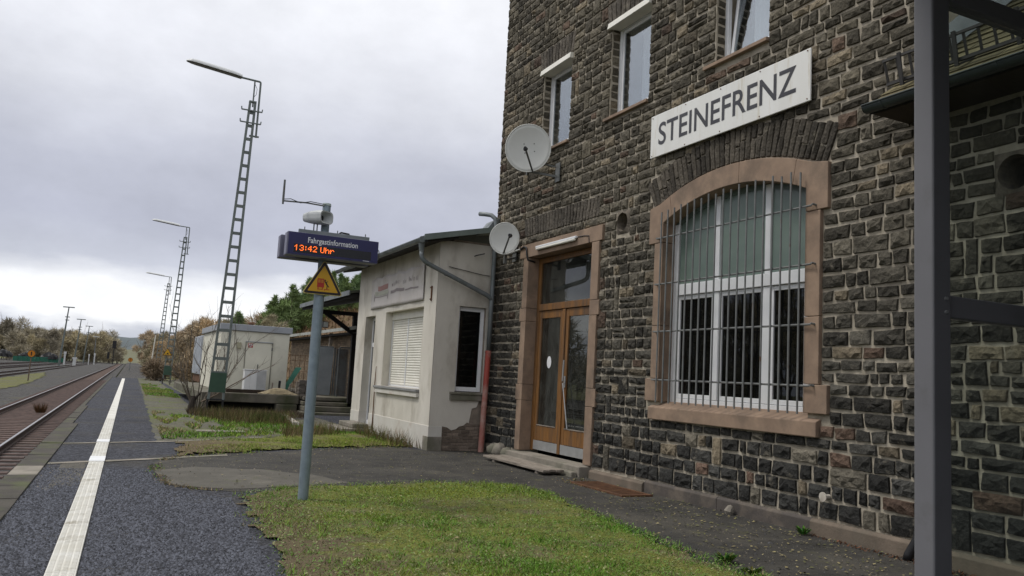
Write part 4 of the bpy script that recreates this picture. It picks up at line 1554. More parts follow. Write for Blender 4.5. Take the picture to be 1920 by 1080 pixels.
part('gutter_bead', MB().tube([(5.585, YA - .33, 4.46), (5.585, YB + .6, 4.46)], .012, 8), m_zinc, ag)
part('gutter_end', MB().tube([(5.655, YA - .345, 4.45), (5.655, YA - .30, 4.45)], .07, 14), m_zinc, ag)
# outlet, slanting pipe, standing pipe with red lower length
YP = YA - .20
part('gutter_outlet', MB().tube([(5.70, YP, 4.42), (5.70, YP, 4.30), (5.71, YP, 4.2)], [.075, .06, .05], 14), m_zinc, ag, smooth=False)
part('slanting_pipe', MB().tube([(5.71, YP, 4.22), (5.71, YP, 4.14), (5.735, YP, 4.06), (5.79, YP, 4.01), (5.87, YP, 3.965), (7.30, YP + .02, 3.40 + .02), (7.38, YP + .02, 3.37), (7.42, YP + .02, 3.32)], .05, 12), m_zinc, ag, smooth=True)
part('pipe_collar', MB().tube([(6.28, YP + .005, 3.805), (6.31, YP + .005, 3.793)], .058, 12), m_zinc, ag)
dp = part('downpipe', MB().tube([(7.41, YP + .02, 2.19), (7.42, YP + .02, 3.4), (7.42, YP + .02, 5.05), (7.40, YP + .04, 5.16), (7.34, YP + .12, 5.24), (7.24, YP + .25, 5.27), (7.16, YP + .38, 5.29)], .05, 12), m_zinc, ann, smooth=True)
part('red_pipe', MB().tube([(7.36, YP + .02, -.02), (7.41, YP + .02, 2.2)], .062, 14), m_redpipe, dp, smooth=False)
part('pipe_collar', MB().tube([(7.408, YP + .02, 2.14), (7.411, YP + .02, 2.2)], .071, 14), m_redpipe, dp)
part('pipe_collar', MB().tube([(7.383, YP + .02, .97), (7.384, YP + .02, 1.0)], .072, 14), m_redpipe, dp)
# main roof valley piece behind the pipe
part('valley_sheet', MB().prism([(7.16, 4.80), (7.54, 4.86), (7.54, 5.20), (7.4, 5.12)], 'y', YA - .10, YA + .3), m_zinc, ann)
# shuttered window
sw = part('shutter_window', MB().box(XA + .19, XA + .27, 17.46, 20.29, 1.275, 1.31), m_white, ann)
part('roller_box', MB().box(XA + .17, XA + .27, 17.455, 20.295, 2.94, 3.13), m_cream, sw, bevel=.006)
for (a, b) in ((17.50, 19.02), (19.08, 20.25)):
    for k in range(27):
        z0 = 1.315 + k * .06
        mb = MB().prism([(XA + .215, z0), (XA + .235, z0), (XA + .235, z0 + .057), (XA + .215, z0 + .057), (XA + .205, z0 + .045), (XA + .203, z0 + .025)], 'y', a, b)
        part('slat', mb, m_cream, sw)
for y in (17.46, 19.025, 20.252):
    part('guide_rail', MB().box(XA + .19, XA + .26, y, y + .045, 1.312, 2.938), m_white, sw, bevel=.004)
def sill2(mb, a, b, front):
    return mb
part('sill', MB().box(XA - .09, XA + .19, 17.40, 20.72, 1.205, 1.268), M('grey sill slab', (.27, .27, .265), (.21, .21, .205), 4, .8), sw, bevel=.01)
part('sill', MB().box(XA - .065, XA + .19, 17.43, 20.66, 1.09, 1.202), m_base, sw, bevel=.008)
# side window
s2 = part('side_window', MB().box(6.745, 6.80, YA + .10, YA + .17, 1.285, 3.14), m_white, ann, bevel=.004)
for (a, b, c, d) in ((7.30, 7.385, 1.285, 3.14), (6.803, 7.297, 1.285, 1.38), (6.803, 7.297, 3.05, 3.14)):
    part('frame', MB().box(a, b, YA + .10, YA + .17, c, d), m_white, s2, bevel=.004)
part('pane', MB().box(6.80, 7.30, YA + .13, YA + .137, 1.38, 3.05), m_glassd, s2)
part('sill', MB().box(6.62, 7.49, YA - .09, YA + .10, 1.215, 1.268), m_concrete, s2, bevel=.01)
part('sill', MB().box(6.63, 7.48, YA - .065, YA + .019, 1.09, 1.212), m_concrete, s2, bevel=.01)
mb = MB()
for (x0, x1, y0, y1, z0, z1) in ((6.6, 7.5, YA + .31, YA + .33, 0, 0),):
    pass
a, b = YA + .305, YA + 1.8
mb.box(6.55, 7.5, b, b + .04, .9, 3.5).box(6.51, 6.55, a, b, .9, 3.5).box(7.5, 7.54, a, b, .9, 3.5).box(6.55, 7.5, a, b, .86, .9).box(6.55, 7.5, a, b, 3.5, 3.54)
mb.box(XA + .9, XA + .94, YB - 2.2, YB - .5, -.1, 3.3)
part('room_interior', mb, m_dark, ann)
# narrow white door of the annexe
ad = part('side_door', MB().box(XA + .20, XA + .26, 22.06, 22.145, .07, 3.09), m_white, ann, bevel=.004)
for q in ((21.225, 21.31, .07, 3.09), (21.313, 22.057, .07, .30), (21.313, 22.057, 2.28, 2.40), (21.313, 22.057, 3.0, 3.09)):
    part('frame', MB().box(XA + .20, XA + .26, *q), m_white, ad, bevel=.004)
part('pane', MB().box(XA + .225, XA + .232, 21.31, 22.06, .30, 3.0), m_glassd, ad)
part('door_panel', MB().box(XA + .235, XA + .25, 21.315, 22.055, .3, 1.2), m_white, ad)
# lightning rod lead, step
single('iron_rod', MB().tube([(XA - .03, 20.72, .0), (XA - .035, 20.74, 1.4), (XA - .03, 20.74, 1.75)], [.016, .014, .008], 8), m_rust, 'thin rusty rod standing against the annexe beside its narrow door', 'rod', (XA - .03, 20.74, 0))
stp = thing('entrance_steps', 'worn concrete steps before the narrow white annexe door', 'steps', (6.0, 21.8, 0))
part('step', MB().box(5.45, XA - .02, 21.0, 22.6, -.05, .12), m_concrete, stp, bevel=.02)
part('step', MB().box(5.75, XA - .02, 21.1, 22.5, .121, .24), m_concrete, stp, bevel=.02)
# iron hooks on the front wall, thin cable across the side wall
hk = thing('wall_anchor', 'rusty iron anchor bar on the annexe front beside the banner', 'anchor', (XA, 16.98, 3.4))
part('bar', MB().box(XA - .03, XA - .005, 16.96, 16.99, 3.22, 3.56), m_rust, hk)
part('pin', MB().tube([(XA + .02, 16.975, 3.26), (XA - .05, 16.975, 3.26)], .016, 8), m_rust, hk)
part('pin', MB().tube([(XA + .02, 16.975, 3.52), (XA - .05, 16.975, 3.52)], .016, 8), m_rust, hk)
single('wire', MB().tube([(6.42, YA - .03, 3.98), (6.8, YA - .035, 3.93), (7.2, YA - .03, 3.88), (7.40, YA - .03, 3.87)], .008, 6), m_black, 'thin dark wire stretched across the annexe side wall above the slanting pipe', 'wire', (6.9, YA, 3.9))
single('wall_hook', MB().tube([(7.02, YA + .01, 4.28), (7.04, YA - .1, 4.29), (7.2, YA - .16, 4.34)], .012, 6), m_black, 'small black iron hook on the annexe wall left of the small dish', 'hook', (7.05, YA, 4.28))

# faded banner under the eaves
ban = thing('banner', 'faded pinkish advertising banner under the annexe eaves', 'banner', (XA - .03, 19.6, 3.27))
m_ban = M('faded banner cloth', (.62, .58, .56), (.56, .53, .50), 1.5, .9, dirt=(.46, .42, .36), ds=1.1)
nu, nv = 60, 10
V_, F_ = [], []
def bpt(u, v, off=0):
    y = 17.47 + u * (21.70 - 17.47)
    z_ = 3.275 + v * (4.13 - 3.275) - .05 * v * abs(math.sin(u * 14)) * 1.2
    x = XA - .03 - .018 * math.sin(u * 43 + v * 2) * v - .012 * math.sin(u * 17)
    return (x - off, y, z_)
for j in range(nv + 1):
    for i in range(nu + 1):
        V_.append(bpt(i / nu, j / nv))
for j in range(nv):
    for i in range(nu):
        q = j * (nu + 1) + i
        F_.append((q, q + 1, q + nu + 2, q + nu + 1))
cl = part('cloth', MB().add(V_, F_), m_ban, ban, smooth=True)
sol = cl.modifiers.new('solid', 'SOLIDIFY')
sol.thickness = .004
sol.offset = 1
def print_patch(nm, u0, u1, v0, v1, mt, n=8):
    mb = MB()
    V_, F_ = [], []
    for j in range(3):
        for i in range(n + 1):
            V_.append(bpt(u0 + (u1 - u0) * i / n, v0 + (v1 - v0) * j / 2, .007))
    for j in range(2):
        for i in range(n):
            q = j * (n + 1) + i
            F_.append((q, q + 1, q + n + 2, q + n + 1))
    return part(nm, mb.add(V_, F_), mt, cl, smooth=True, fix=False)
m_fred = M('faded red print', (.42, .25, .23), None, 5, .9)
m_fgrey = M('faded grey print', (.34, .30, .30), None, 5, .9)
m_fgreen = M('faded pale green print', (.50, .50, .42), None, 5, .9)
print_patch('red_print', .66, .84, .56, .72, m_fred)
print_patch('green_print', .64, .90, .40, .53, m_fgreen)
print_patch('grey_print', .64, .655, .26, .52, m_fgrey)
print_patch('grey_print', .90, .915, .24, .46, m_fgrey)
print_patch('grey_print', .655, .90, .355, .37, m_fgrey)
print_patch('grey_print', .33, .58, .40, .49, m_fgrey)
print_patch('grey_print', .08, .31, .39, .43, m_fgrey)
rb = random.Random(2)
u = .07
while u < .57:
    w = rb.uniform(.008, .02)
    if rb.random() < .8:
        h = rb.uniform(.06, .15)
        print_patch('letter_trace', u, u + .006, .62, .62 + h, m_fgrey, 2)
        if rb.random() < .6:
            print_patch('letter_trace', u + .0065, u + w, .62 + rb.choice((0, h * .5, h - .02)), .62 + rb.choice((.02, h * .5 + .02, h)), m_fgrey, 2)
    u += w + .008

# ------------------------------------------------------------------ passenger information display
m_navy = M('navy blue cabinet', (.022, .022, .095), (.018, .018, .08), 2, .35)
m_cabside = M('grey blue cabinet frame', (.16, .16, .22), (.13, .13, .18), 2, .4)
m_led = emit_mat('orange led', (1.0, .16, .02), 1.5)
m_disp = M('black display window', (.006, .006, .008), None, 3, .2)
m_white_print = M('white print', (.78, .79, .82), None, 3, .5)
PX, PY = 2.205, 10.05
info = thing('information_display', 'navy passenger information display on a galvanised pole, reading 13:42 Uhr', 'display', (PX, PY, 0))
part('pole', MB().tube([(PX, PY, 0), (PX, PY, 2.62)], .062, 24), m_galv, info, smooth=False, bevel=0)
part('pole_top', MB().tube([(PX + .005, PY, 2.60), (PX + .005, PY, 3.62)], .05, 20), m_galv, info)
part('pole_cap', MB().tube([(PX + .005, PY, 3.615), (PX + .005, PY, 3.645)], [.056, .05], 20), M('pale green cap', (.40, .47, .44), None, 3, .5), info)
part('base_ring', MB().tube([(PX, PY, .0), (PX, PY, .03)], .085, 24), M('white mortar ring', (.55, .55, .53), (.4, .39, .36), 9, .9), info)
BX0, BX1, BZ0, BZ1 = 1.72, 2.83, 2.925, 3.205
for nm, y0, y1, dx in (('front_cabinet', 9.78, 9.96, 0), ('rear_cabinet', 10.11, 10.29, -.02)):
    cb = part(nm, MB().box(BX0 + dx, BX1 + dx, y0, y1, BZ0, BZ1), m_cabside, info, bevel=.008)
    fy = (y0 - .006, y0 - .0005) if y0 < 10 else (y1 + .0005, y1 + .006)
    part('face_panel', MB().box(BX0 + dx + .012, BX1 + dx - .006, *fy, BZ0 + .012, BZ1 - .004), m_navy, cb, bevel=.002)
    part('end_panel', MB().box(BX0 + dx - .004, BX0 + dx - .0005, y0 + .01, y1 - .06, BZ0 + .01, BZ1 - .01), m_cabside, cb)
    if y0 < 10:
        yb = y0 - .007
        part('display_window', MB().box(1.80, 2.74, yb - .001, yb, BZ0 + .035, BZ0 + .138), m_disp, cb)
        xy, fs = fit_text('Fahrgastinformation', .605, .088, .014)
        part('lettering', MB().add([(1.96 + a, yb - .002, 3.068 + b) for a, b in xy], fs), m_white_print, cb, fix=False)
        part('maker_mark', MB().box(2.64, 2.72, yb - .0025, yb - .002, BZ0 + .018, BZ0 + .024), m_white_print, cb)
        glyph = {'1': ('00100', '01100', '10100', '00100', '00100', '00100', '00100'), '3': ('01110', '10001', '00001', '00110', '00001', '10001', '01110'),
                 ':': ('000', '010', '010', '000', '010', '010', '000'), '4': ('00010', '00110', '01010', '10010', '11111', '00010', '00010'),
                 '2': ('01110', '10001', '00001', '00010', '00100', '01000', '11111'), ' ': ('00',) * 7, 'U': ('10001',) * 6 + ('01110',),
                 'h': ('10000', '10000', '10110', '11001', '10001', '10001', '10001'), 'r': ('00000', '00000', '10110', '11001', '10000', '10000', '10000')}
        mb = MB()
        x = 1.808
        d = .0099
        for ch in '13:42 Uhr':
            g = glyph[ch]
            for r_, row in enumerate(g):
                for c_, bit in enumerate(row):
                    if bit == '1':
                        xx, zz = x + c_ * d, 3.052 - r_ * d
                        mb.box(xx, xx + d * .84, yb - .0035, yb - .002, zz - d * .84, zz)
            x += (len(g[0]) + 1) * d
        part('led_text', mb, m_led, cb, fix=False)
part('bridge', MB().box(1.9, 2.65, 9.965, 10.105, BZ0 + .02, BZ0 + .06).box(1.9, 2.65, 9.965, 10.105, BZ1 - .06, BZ1 - .02), m_cabside, info)
tr = part('top_rail', MB().box(1.86, 2.73, 9.86, 9.90, BZ1 + .004, BZ1 + .055).box(1.86, 2.73, 10.2, 10.24, BZ1 + .004, BZ1 + .055), m_zinc, info, bevel=.004)
mb = MB()
for x in (1.93, 2.68, 2.33):
    mb.tube([(x, 9.88, BZ1 + .05), (x, 9.88, BZ1 + .09)], .006, 6)
part('rail_bolts', mb, m_greysteel, tr)
part('cable', MB().tube([(2.84, 9.9, 3.15), (2.875, 9.9, 3.10), (2.87, 9.9, 3.0), (2.835, 9.9, 2.96)], .006, 6), m_greysteel, info)
part('cable', MB().tube([(2.30, 9.95, 3.215), (2.38, 9.9, 3.28), (2.47, 9.88, 3.27), (2.50, 9.9, 3.22)], .012, 6), m_black, info)
# loudspeaker
m_spk = M('light grey speaker shell', (.50, .52, .52), (.44, .46, .46), 2, .5)
sp = thing('loudspeaker', 'light grey horn loudspeaker on top of the information display', 'loudspeaker', (2.09, 9.95, 3.40))
def rrect(cx, cz, w, h, r, n=4):
    pts = []
    for (sx, sz, a0) in ((1, 1, 0), (-1, 1, 90), (-1, -1, 180), (1, -1, 270)):
        for k in range(n + 1):
            a = math.radians(a0 + 90 * k / n)
            pts.append((cx + sx * (w / 2 - r) + r * math.cos(a), cz + sz * (h / 2 - r) + r * math.sin(a)))
    return pts
# horn axis points towards the camera and a little right
ax = Vector((.55, -.83, -.03)).normalized()
sx_ = Vector((-ax.y, ax.x, 0)).normalized() * -1
su = Vector((0, 0, 1))
c0 = Vector((2.09, 9.98, 3.44))
rings = [(.16, .21, .15), (.155, .17, .11), (.06, .10, .07), (.16, .215, .155), (.10, .22, .165), (-.05, .20, .15), (-.16, .15, .11), (-.18, .10, .07)]
V_, F_ = [], []
prof = [(0.06, .02, .02), (.06, .09, .06), (.155, .185, .125), (.16, .22, .155), (.10, .235, .165), (-.05, .21, .15), (-.17, .15, .11), (-.19, .08, .06)]
nn = 20
for d, w, h in prof:
    for (u, v) in rrect(0, 0, w, h, min(w, h) * .35):
        V_.append(c0 + ax * d + sx_ * u + su * v)
nn = len(V_) // len(prof)
for i in range(len(prof) - 1):
    for k in range(nn):
        k2 = (k + 1) % nn
        F_.append((i * nn + k, i * nn + k2, (i + 1) * nn + k2, (i + 1) * nn + k))
F_.append(tuple(range(nn)))
F_.append(tuple((len(prof) - 1) * nn + k for k in range(nn)))
part('shell', MB().add(V_, F_), m_spk, sp)
mb = MB()
mb.add([c0 + ax * .064 + sx_ * u + su * v for u, v in rrect(0, 0, .085, .057, .02)], [tuple(range(20))])
part('throat', mb, m_black, sp)
part('stand', MB().tube([(2.06, 9.99, 3.26), (2.06, 9.99, 3.37)], .008, 6).tube([(2.10, 9.99, 3.26), (2.10, 9.99, 3.37)], .008, 6).bar((2.12, 10.0, 3.42), (PX, 10.03, 3.42), .03, .03), m_zinc, sp)
# antenna
an = thing('antenna', 'thin rod antenna on a side arm above the information display', 'antenna', (PX, PY, 3.6))
part('arm', MB().tube([(PX, PY - .03, 3.605), (1.95, PY - .03, 3.615), (1.665, PY - .03, 3.60)], .010, 8), m_greysteel, an)
part('rod', MB().tube([(1.672, PY - .03, 3.56), (1.672, PY - .03, 3.63), (1.672, PY - .03, 3.86)], [.011, .014, .012], 10), m_greysteel, an)
part('cable', MB().tube([(1.675, PY - .035, 3.62), (1.76, PY - .04, 3.635), (1.88, PY - .04, 3.60), (2.0, PY - .04, 3.635), (PX, PY - .05, 3.62)], .005, 6), m_black, an)


# warning triangle
def rtri(cx, cz, side, r, n=5):
    h = side * math.sqrt(3) / 2
    P = [Vector((cx - side / 2, cz - h / 3)), Vector((cx + side / 2, cz - h / 3)), Vector((cx, cz + h * 2 / 3))]
    pts = []
    for i in range(3):
        a, b, c = P[i - 1], P[i], P[(i + 1) % 3]
        inw = ((a - b).normalized() + (c - b).normalized()).normalized()
        cc = b + inw * r * 2
        s0 = math.atan2(-inw.y, -inw.x)
        for k in range(n + 1):
            t = s0 + math.radians(-60 + 120 * k / n)
            pts.append((cc.x + r * math.cos(t), cc.y + r * math.sin(t)))
    return pts


m_yel = M('warning yellow', (.62, .35, .015), (.56, .31, .014), 3, .4)
m_blk = M('warning black', (.02, .012, .012), None, 3, .4)
m_pyel = M('pale yellow rim', (.62, .50, .16), None, 3, .4)
m_red = M('signal red print', (.45, .035, .02), None, 4, .5)
TX, TZ = 2.225, 2.645
ws = thing('warning_sign', 'yellow triangular warning sign with red train and falling figure', 'warning sign', (TX, PY - .09, TZ))
y = PY - .085
part('plate', MB().prism(rtri(TX, TZ, .50, .022), 'y', y, y + .012), m_pyel, ws, bevel=.002)
part('black_border', MB().prism(rtri(TX, TZ, .475, .018), 'y', y - .0015, y - .0005), m_blk, ws)
part('yellow_field', MB().prism(rtri(TX, TZ, .375, .006), 'y', y - .003, y - .002), m_yel, ws)
def flat(nm, polys, mt, yy):
    mb = MB()
    for p in polys:
        mb.prism(p, 'y', yy - .001, yy)
    return part(nm, mb, mt, ws)
R_ = lambda x0, x1, z0, z1: [(TX + x0, TZ + z0), (TX + x1, TZ + z0), (TX + x1, TZ + z1), (TX + x0, TZ + z1)]
tx0 = -.075
flat('train', [R_(tx0, tx0 + .085, -.055, .0), R_(tx0, tx0 + .010, .0005, .04), R_(tx0 + .0385, tx0 + .0465, .0005, .04), R_(tx0 + .075, tx0 + .085, .0005, .04), R_(tx0 + .004, tx0 + .081, .0405, .052), R_(tx0 + .008, tx0 + .02, -.085, -.0555), R_(tx0 + .06, tx0 + .072, -.085, -.0555), R_(tx0 + .0205, tx0 + .0595, -.082, -.075)], m_red, y - .004)
flat('train_windows', [R_(tx0 + .0105, tx0 + .038, .001, .0395), R_(tx0 + .047, tx0 + .0745, .001, .0395)], M('orange print', (.58, .22, .03), None, 4, .5), y - .0035)
L_ = lambda p, q, w: [(TX + p[0] - w * (q[1] - p[1]) / math.dist(p, q) / 2, TZ + p[1] + w * (q[0] - p[0]) / math.dist(p, q) / 2), (TX + p[0] + w * (q[1] - p[1]) / math.dist(p, q) / 2, TZ + p[1] - w * (q[0] - p[0]) / math.dist(p, q) / 2), (TX + q[0] + w * (q[1] - p[1]) / math.dist(p, q) / 2, TZ + q[1] - w * (q[0] - p[0]) / math.dist(p, q) / 2), (TX + q[0] - w * (q[1] - p[1]) / math.dist(p, q) / 2, TZ + q[1] + w * (q[0] - p[0]) / math.dist(p, q) / 2)]
flat('falling_figure', [L_((.022, .020), (.048, -.025), .017), L_((.049, -.027), (.046, -.07), .010), L_((.052, -.024), (.072, -.048), .009), L_((.024, .012), (.012, .022), .007), L_((.031, .010), (.055, .022), .007), ngon_circle(TX + .020, TZ + .034, .009, 10)], m_blk, y - .004)
flat('platform_mark', [R_(.022, .078, -.082, -.073), R_(.0145, .0215, -.095, -.073)], m_red, y - .004)
part('clamp', MB().box(TX - .08, TX + .06, y + .0125, PY - .055, TZ + .0, TZ + .03).box(TX - .08, TX + .06, y + .0125, PY - .055, TZ - .10, TZ - .07), m_zinc, ws)


# ------------------------------------------------------------------ lattice lamp masts
m_mast = M('grey green mast paint', (.17, .195, .185), (.13, .15, .145), 4, .6, dirt=(.12, .08, .05), ds=3, dlo=.62, dhi=.75)
m_green = M('green mast panel', (.045, .095, .06), (.035, .075, .05), 3, .5, dirt=(.10, .09, .05), ds=3, dlo=.6, dhi=.8)
m_lum = M('white luminaire shell', (.68, .69, .68), (.60, .61, .60), 3, .4)
m_lens = M('dull lamp lens', (.16, .15, .14), (.10, .095, .09), 6, .3)
m_blacksteel = M('black steel foot', (.025, .025, .025), None, 4, .7)
LB = Vector((3.16, 28.6, 0))
lamp = thing('lattice_lamp', 'nearest tall lattice lamp mast with long luminaire and green foot panel', 'lamp post', LB, 'lattice lamp masts along the platform')
H = 10.55
lean = .030
def leg(sgn, z):
    half = .235 - (.235 - .085) * z / H
    return (LB.x + sgn * half + lean * z, LB.y, z)
for sg_ in (-1, 1):
    part('leg', MB().bar(leg(sg_, .42), leg(sg_, H), .075, .09, up=(0, 1, 0)), m_mast, lamp)
    part('foot', MB().bar((LB.x + sg_ * .24, LB.y, -.02), (LB.x + sg_ * .24, LB.y, .43), .06, .06, up=(0, 1, 0)), m_blacksteel, lamp)
part('foot_beam', MB().box(LB.x - .28, LB.x + .30, LB.y - .04, LB.y + .04, .40, .455), m_blacksteel, lamp)
for k in range(20):
    z_ = 1.30 + k * .468
    a, b = leg(-1, z_), leg(1, z_)
    part('rung', MB().bar((a[0] + .028, a[1], a[2]), (b[0] - .028, b[1], b[2]), .05, .10, up=(0, 0, 1)), m_mast, lamp)
a, b, c, d = leg(-1, .66), leg(1, .66), leg(1, 1.30), leg(-1, 1.30)
part('foot_panel', MB().hexa([(a[0] - .03, LB.y - .06, a[2]), (b[0] + .03, LB.y - .06, b[2]), (b[0] + .03, LB.y - .046, b[2]), (a[0] - .03, LB.y - .046, a[2]), (d[0] - .03, LB.y - .06, d[2]), (c[0] + .03, LB.y - .06, c[2]), (c[0] + .03, LB.y - .046, c[2]), (d[0] - .03, LB.y - .046, d[2])]), m_green, lamp)
hx = LB.x + lean * H
part('head_plate', MB().box(hx - .12, hx + .12, LB.y - .07, LB.y + .07, H, H + .05), m_mast, lamp)
for z_ in (10.25, 9.82):
    cx = LB.x + lean * z_
    part('cross_arm', MB().bar((cx - .34, LB.y - .06, z_), (cx + .34, LB.y - .06, z_), .04, .04).bar((cx - .335, LB.y - .06, z_), (cx - .345, LB.y - .06, z_ + .10), .035, .035).bar((cx + .335, LB.y - .06, z_), (cx + .345, LB.y - .06, z_ + .10), .035, .035), m_mast, lamp)
part('arm_pipe', MB().tube([(hx + .205, LB.y, 9.35), (hx + .205, LB.y, 11.28), (hx + .195, LB.y, 11.315), (hx + .165, LB.y, 11.33), (hx - .45, LB.y, 11.36)], .034, 10), m_mast, lamp)
part('inner_pipe', MB().tube([(hx + .01, LB.y, 10.4), (hx + .01, LB.y, 11.33)], .026, 10), m_mast, lamp)
part('pulley', MB().box(hx - .02, hx + .30, LB.y - .03, LB.y + .03, 9.36, 9.41), m_mast, lamp)
part('cable', MB().tube([(hx + .02, LB.y - .03, 11.2), (hx + .10, LB.y - .03, 11.05), (hx + .09, LB.y - .03, 10.85), (hx + .02, LB.y - .03, 10.75)], .008, 6), m_black, lamp)
# luminaire: long shallow shell with lens
lx1, lx0 = hx - .42, hx - 2.22
V_, F_ = [], []
secs = 12
ring = 12
for i in range(secs + 1):
    q = i / secs
    x = lx1 + (lx0 - lx1) * q
    zz = 11.35 + .20 * q
    w = .17 * min(1, math.sqrt(max(0.03, 1 - (2 * max(0, q - .80) / .42) ** 2))) * (.75 + .25 * min(1, q * 8))
    hgt = .15 * (w / .17)
    for k in range(ring):
        t = math.pi * k / (ring - 1)
        V_.append((x, LB.y + w * math.cos(t), zz + hgt * math.sin(t)))
for i in range(secs):
    for k in range(ring):
        k2 = (k + 1) % ring
        F_.append((i * ring + k, i * ring + k2, (i + 1) * ring + k2, (i + 1) * ring + k))
F_.append(tuple(range(ring)))
F_.append(tuple(secs * ring + k for k in range(ring)))
lum = part('luminaire', MB().add(V_, F_), m_lum, lamp)
V_, F_ = [], []
for i in range(secs + 1):
    q = i / secs
    x = lx1 - .03 + (lx0 - lx1 + .06) * q
    zz = 11.35 + .20 * q - .002
    w = .135 * min(1, math.sqrt(max(0.03, 1 - (2 * max(0, q - .80) / .42) ** 2)))
    for k in range(7):
        t = math.pi + math.pi * k / 6
        V_.append((x, LB.y + w * math.cos(t), zz + .03 * math.sin(t)))
for i in range(secs):
    for k in range(6):
        F_.append((i * 7 + k, i * 7 + k + 1, (i + 1) * 7 + k + 1, (i + 1) * 7 + k))
    F_.append((i * 7 + 6, i * 7, (i + 1) * 7, (i + 1) * 7 + 6))
part('lens', MB().add(V_, F_), m_lens, lum)
cm = children_map()
copy_thing(lamp, (3.43, 60.5, 0), label='second lattice lamp mast, carrying a small yellow warning triangle', cm=cm, scale=(1, 1, .96))
copy_thing(lamp, (4.10, 90.0, -.1), label='farthest lattice lamp mast before the brown trees', cm=cm, scale=(1, 1, .90))
tw = thing('warning_sign', 'small yellow warning triangle on the second lattice lamp mast', 'warning sign', (3.30, 60.35, 2.1))
part('plate', MB().prism(rtri(3.32, 2.12, .62, .03), 'y', 60.38, 60.40), m_blk, tw)
part('yellow_field', MB().prism(rtri(3.32, 2.12, .50, .01), 'y', 60.370, 60.379), m_yel, tw)
part('pictogram', MB().prism([(3.26, 2.03), (3.40, 2.03), (3.37, 2.16), (3.31, 2.12)], 'y', 60.363, 60.369), m_blk, tw)

# ------------------------------------------------------------------ loading ramp and what stands on it
m_ramp = M('mossy ramp concrete', (.19, .17, .135), (.115, .105, .085), 1.8, .95, .8, 20, dirt=(.07, .075, .04), ds=1.1, dlo=.45, dhi=.65)
ramp_ = thing('loading_ramp', 'old mossy concrete loading ramp behind the nearest lamp mast', 'ramp', (4.5, 30, 0))
part('front_beam', MB().box(2.85, 6.15, 29.95, 30.25, .30, .62), m_ramp, ramp_, bevel=.03)
part('deck', MB().box(2.85, 12.0, 30.26, 44, .30, .60), m_ramp, ramp_, bevel=.02)
part('end_wall', MB().box(2.80, 3.05, 29.98, 31.0, -.1, .298), m_ramp, ramp_)
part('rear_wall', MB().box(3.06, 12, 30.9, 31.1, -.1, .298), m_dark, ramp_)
for (x0, x1, z0, z1, y0) in ((6.2, 9.0, .30, .43, 29.5), (6.2, 9.0, .10, .28, 29.2), (6.1, 9.0, -.05, .09, 28.8), (6.25, 9, .47, .60, 29.7)):
    part('stone_slab', MB().box(x0, x1, y0, 30.24, z0, z1), m_ramp, ramp_, bevel=.025)
part('support_stone', MB().box(5.35, 6.1, 29.9, 30.3, -.1, .295), m_ramp, ramp_, bevel=.05)
# brick pier on the ramp edge
pier = thing('brick_pier', 'short stacked brick pier on the ramp edge', 'pier', (6.35, 30.0, .6))
rb = random.Random(8)
for r_ in range(8):
    for q in range(2):
        x0 = 6.16 + q * .22 - (.05 if r_ % 2 else 0) + rb.uniform(-.01, .01)
        c = Vector((.16, .14, .12)) * rb.uniform(.6, 1.3)
        part('brick', MB().box(x0, x0 + .21, 29.9, 30.15, .61 + r_ * .072, .61 + r_ * .072 + .063, tuple(c)), m_brick, pier, bevel=.006)
single('timber_beam', MB().box(3.7, 6.1, 30.5, 30.65, .605, .74), M('dark rotten timber', (.055, .04, .028), (.035, .026, .02), 4, .95, .6, 30), 'dark rotten timber lying along the ramp edge before the hut', 'timber', (4.9, 30.55, .6), bevel=.01)
# sand heap
mb = MB()
V_, F_ = [], []
nx = 18
for j in range(7):
    for i in range(nx + 1):
        u, v = i / nx, j / 6
        hgt = .22 * math.sin(math.pi * u) ** 1.3 * math.sin(math.pi * v) + random.uniform(0, .025)
        V_.append((4.75 + u * 1.4, 30.0 + v * .48, .618 + hgt))
for j in range(6):
    for i in range(nx):
        q = j * (nx + 1) + i
        F_.append((q, q + 1, q + nx + 2, q + nx + 1))
single('sand_heap', mb.add(V_, F_), M('damp sand', (.30, .245, .15), (.22, .18, .115), 9, 1, .6, 50), 'low heap of pale sand on the ramp edge', 'sand', (5.4, 30.2, .6), fix=False)
for (x, h, w, mt, lb) in ((5.28, .42, .05, m_oldwood, 'grey wooden stake beside the white cabinet on the ramp'), (5.52, .50, .08, m_black, 'dark charred stake standing on the ramp'), (5.92, .40, .05, m_oldwood, 'thin grey stake right of the charred one on the ramp'), (6.16, .50, .12, m_oldwood, 'wide weathered post against the brick pier'), (6.42, .48, .10, m_oldwood, 'pale weathered post behind the brick pier')):
    single('stake', MB().hexa([(x, 30.75, .6), (x + w, 30.75, .6), (x + w, 30.75 + w, .6), (x, 30.75 + w, .6), (x + .02, 30.75, .6 + h), (x + w + .015, 30.75, .6 + h - .02), (x + w + .015, 30.75 + w, .6 + h), (x + .02, 30.75 + w, .6 + h)]), mt, lb, 'stake', (x, 30.75, .6))
# white cabinet
wc = thing('white_cabinet', 'low white metal cabinet standing before the cream hut', 'cabinet', (4.85, 32.2, .6))
part('body', MB().box(4.48, 5.28, 31.95, 32.4, .62, 1.42), m_white, wc, bevel=.015)
for (a, b) in ((4.50, 4.68), (4.70, 4.92), (4.94, 5.26)):
    part('front_panel', MB().box(a, b, 31.935, 31.949, .66, 1.38), m_white if a != 4.94 else M('grey cabinet panel', (.52, .53, .54), None, 3, .5), wc, bevel=.003)
part('lid', MB().box(4.46, 5.30, 31.92, 32.42, 1.421, 1.45), m_white, wc, bevel=.004)
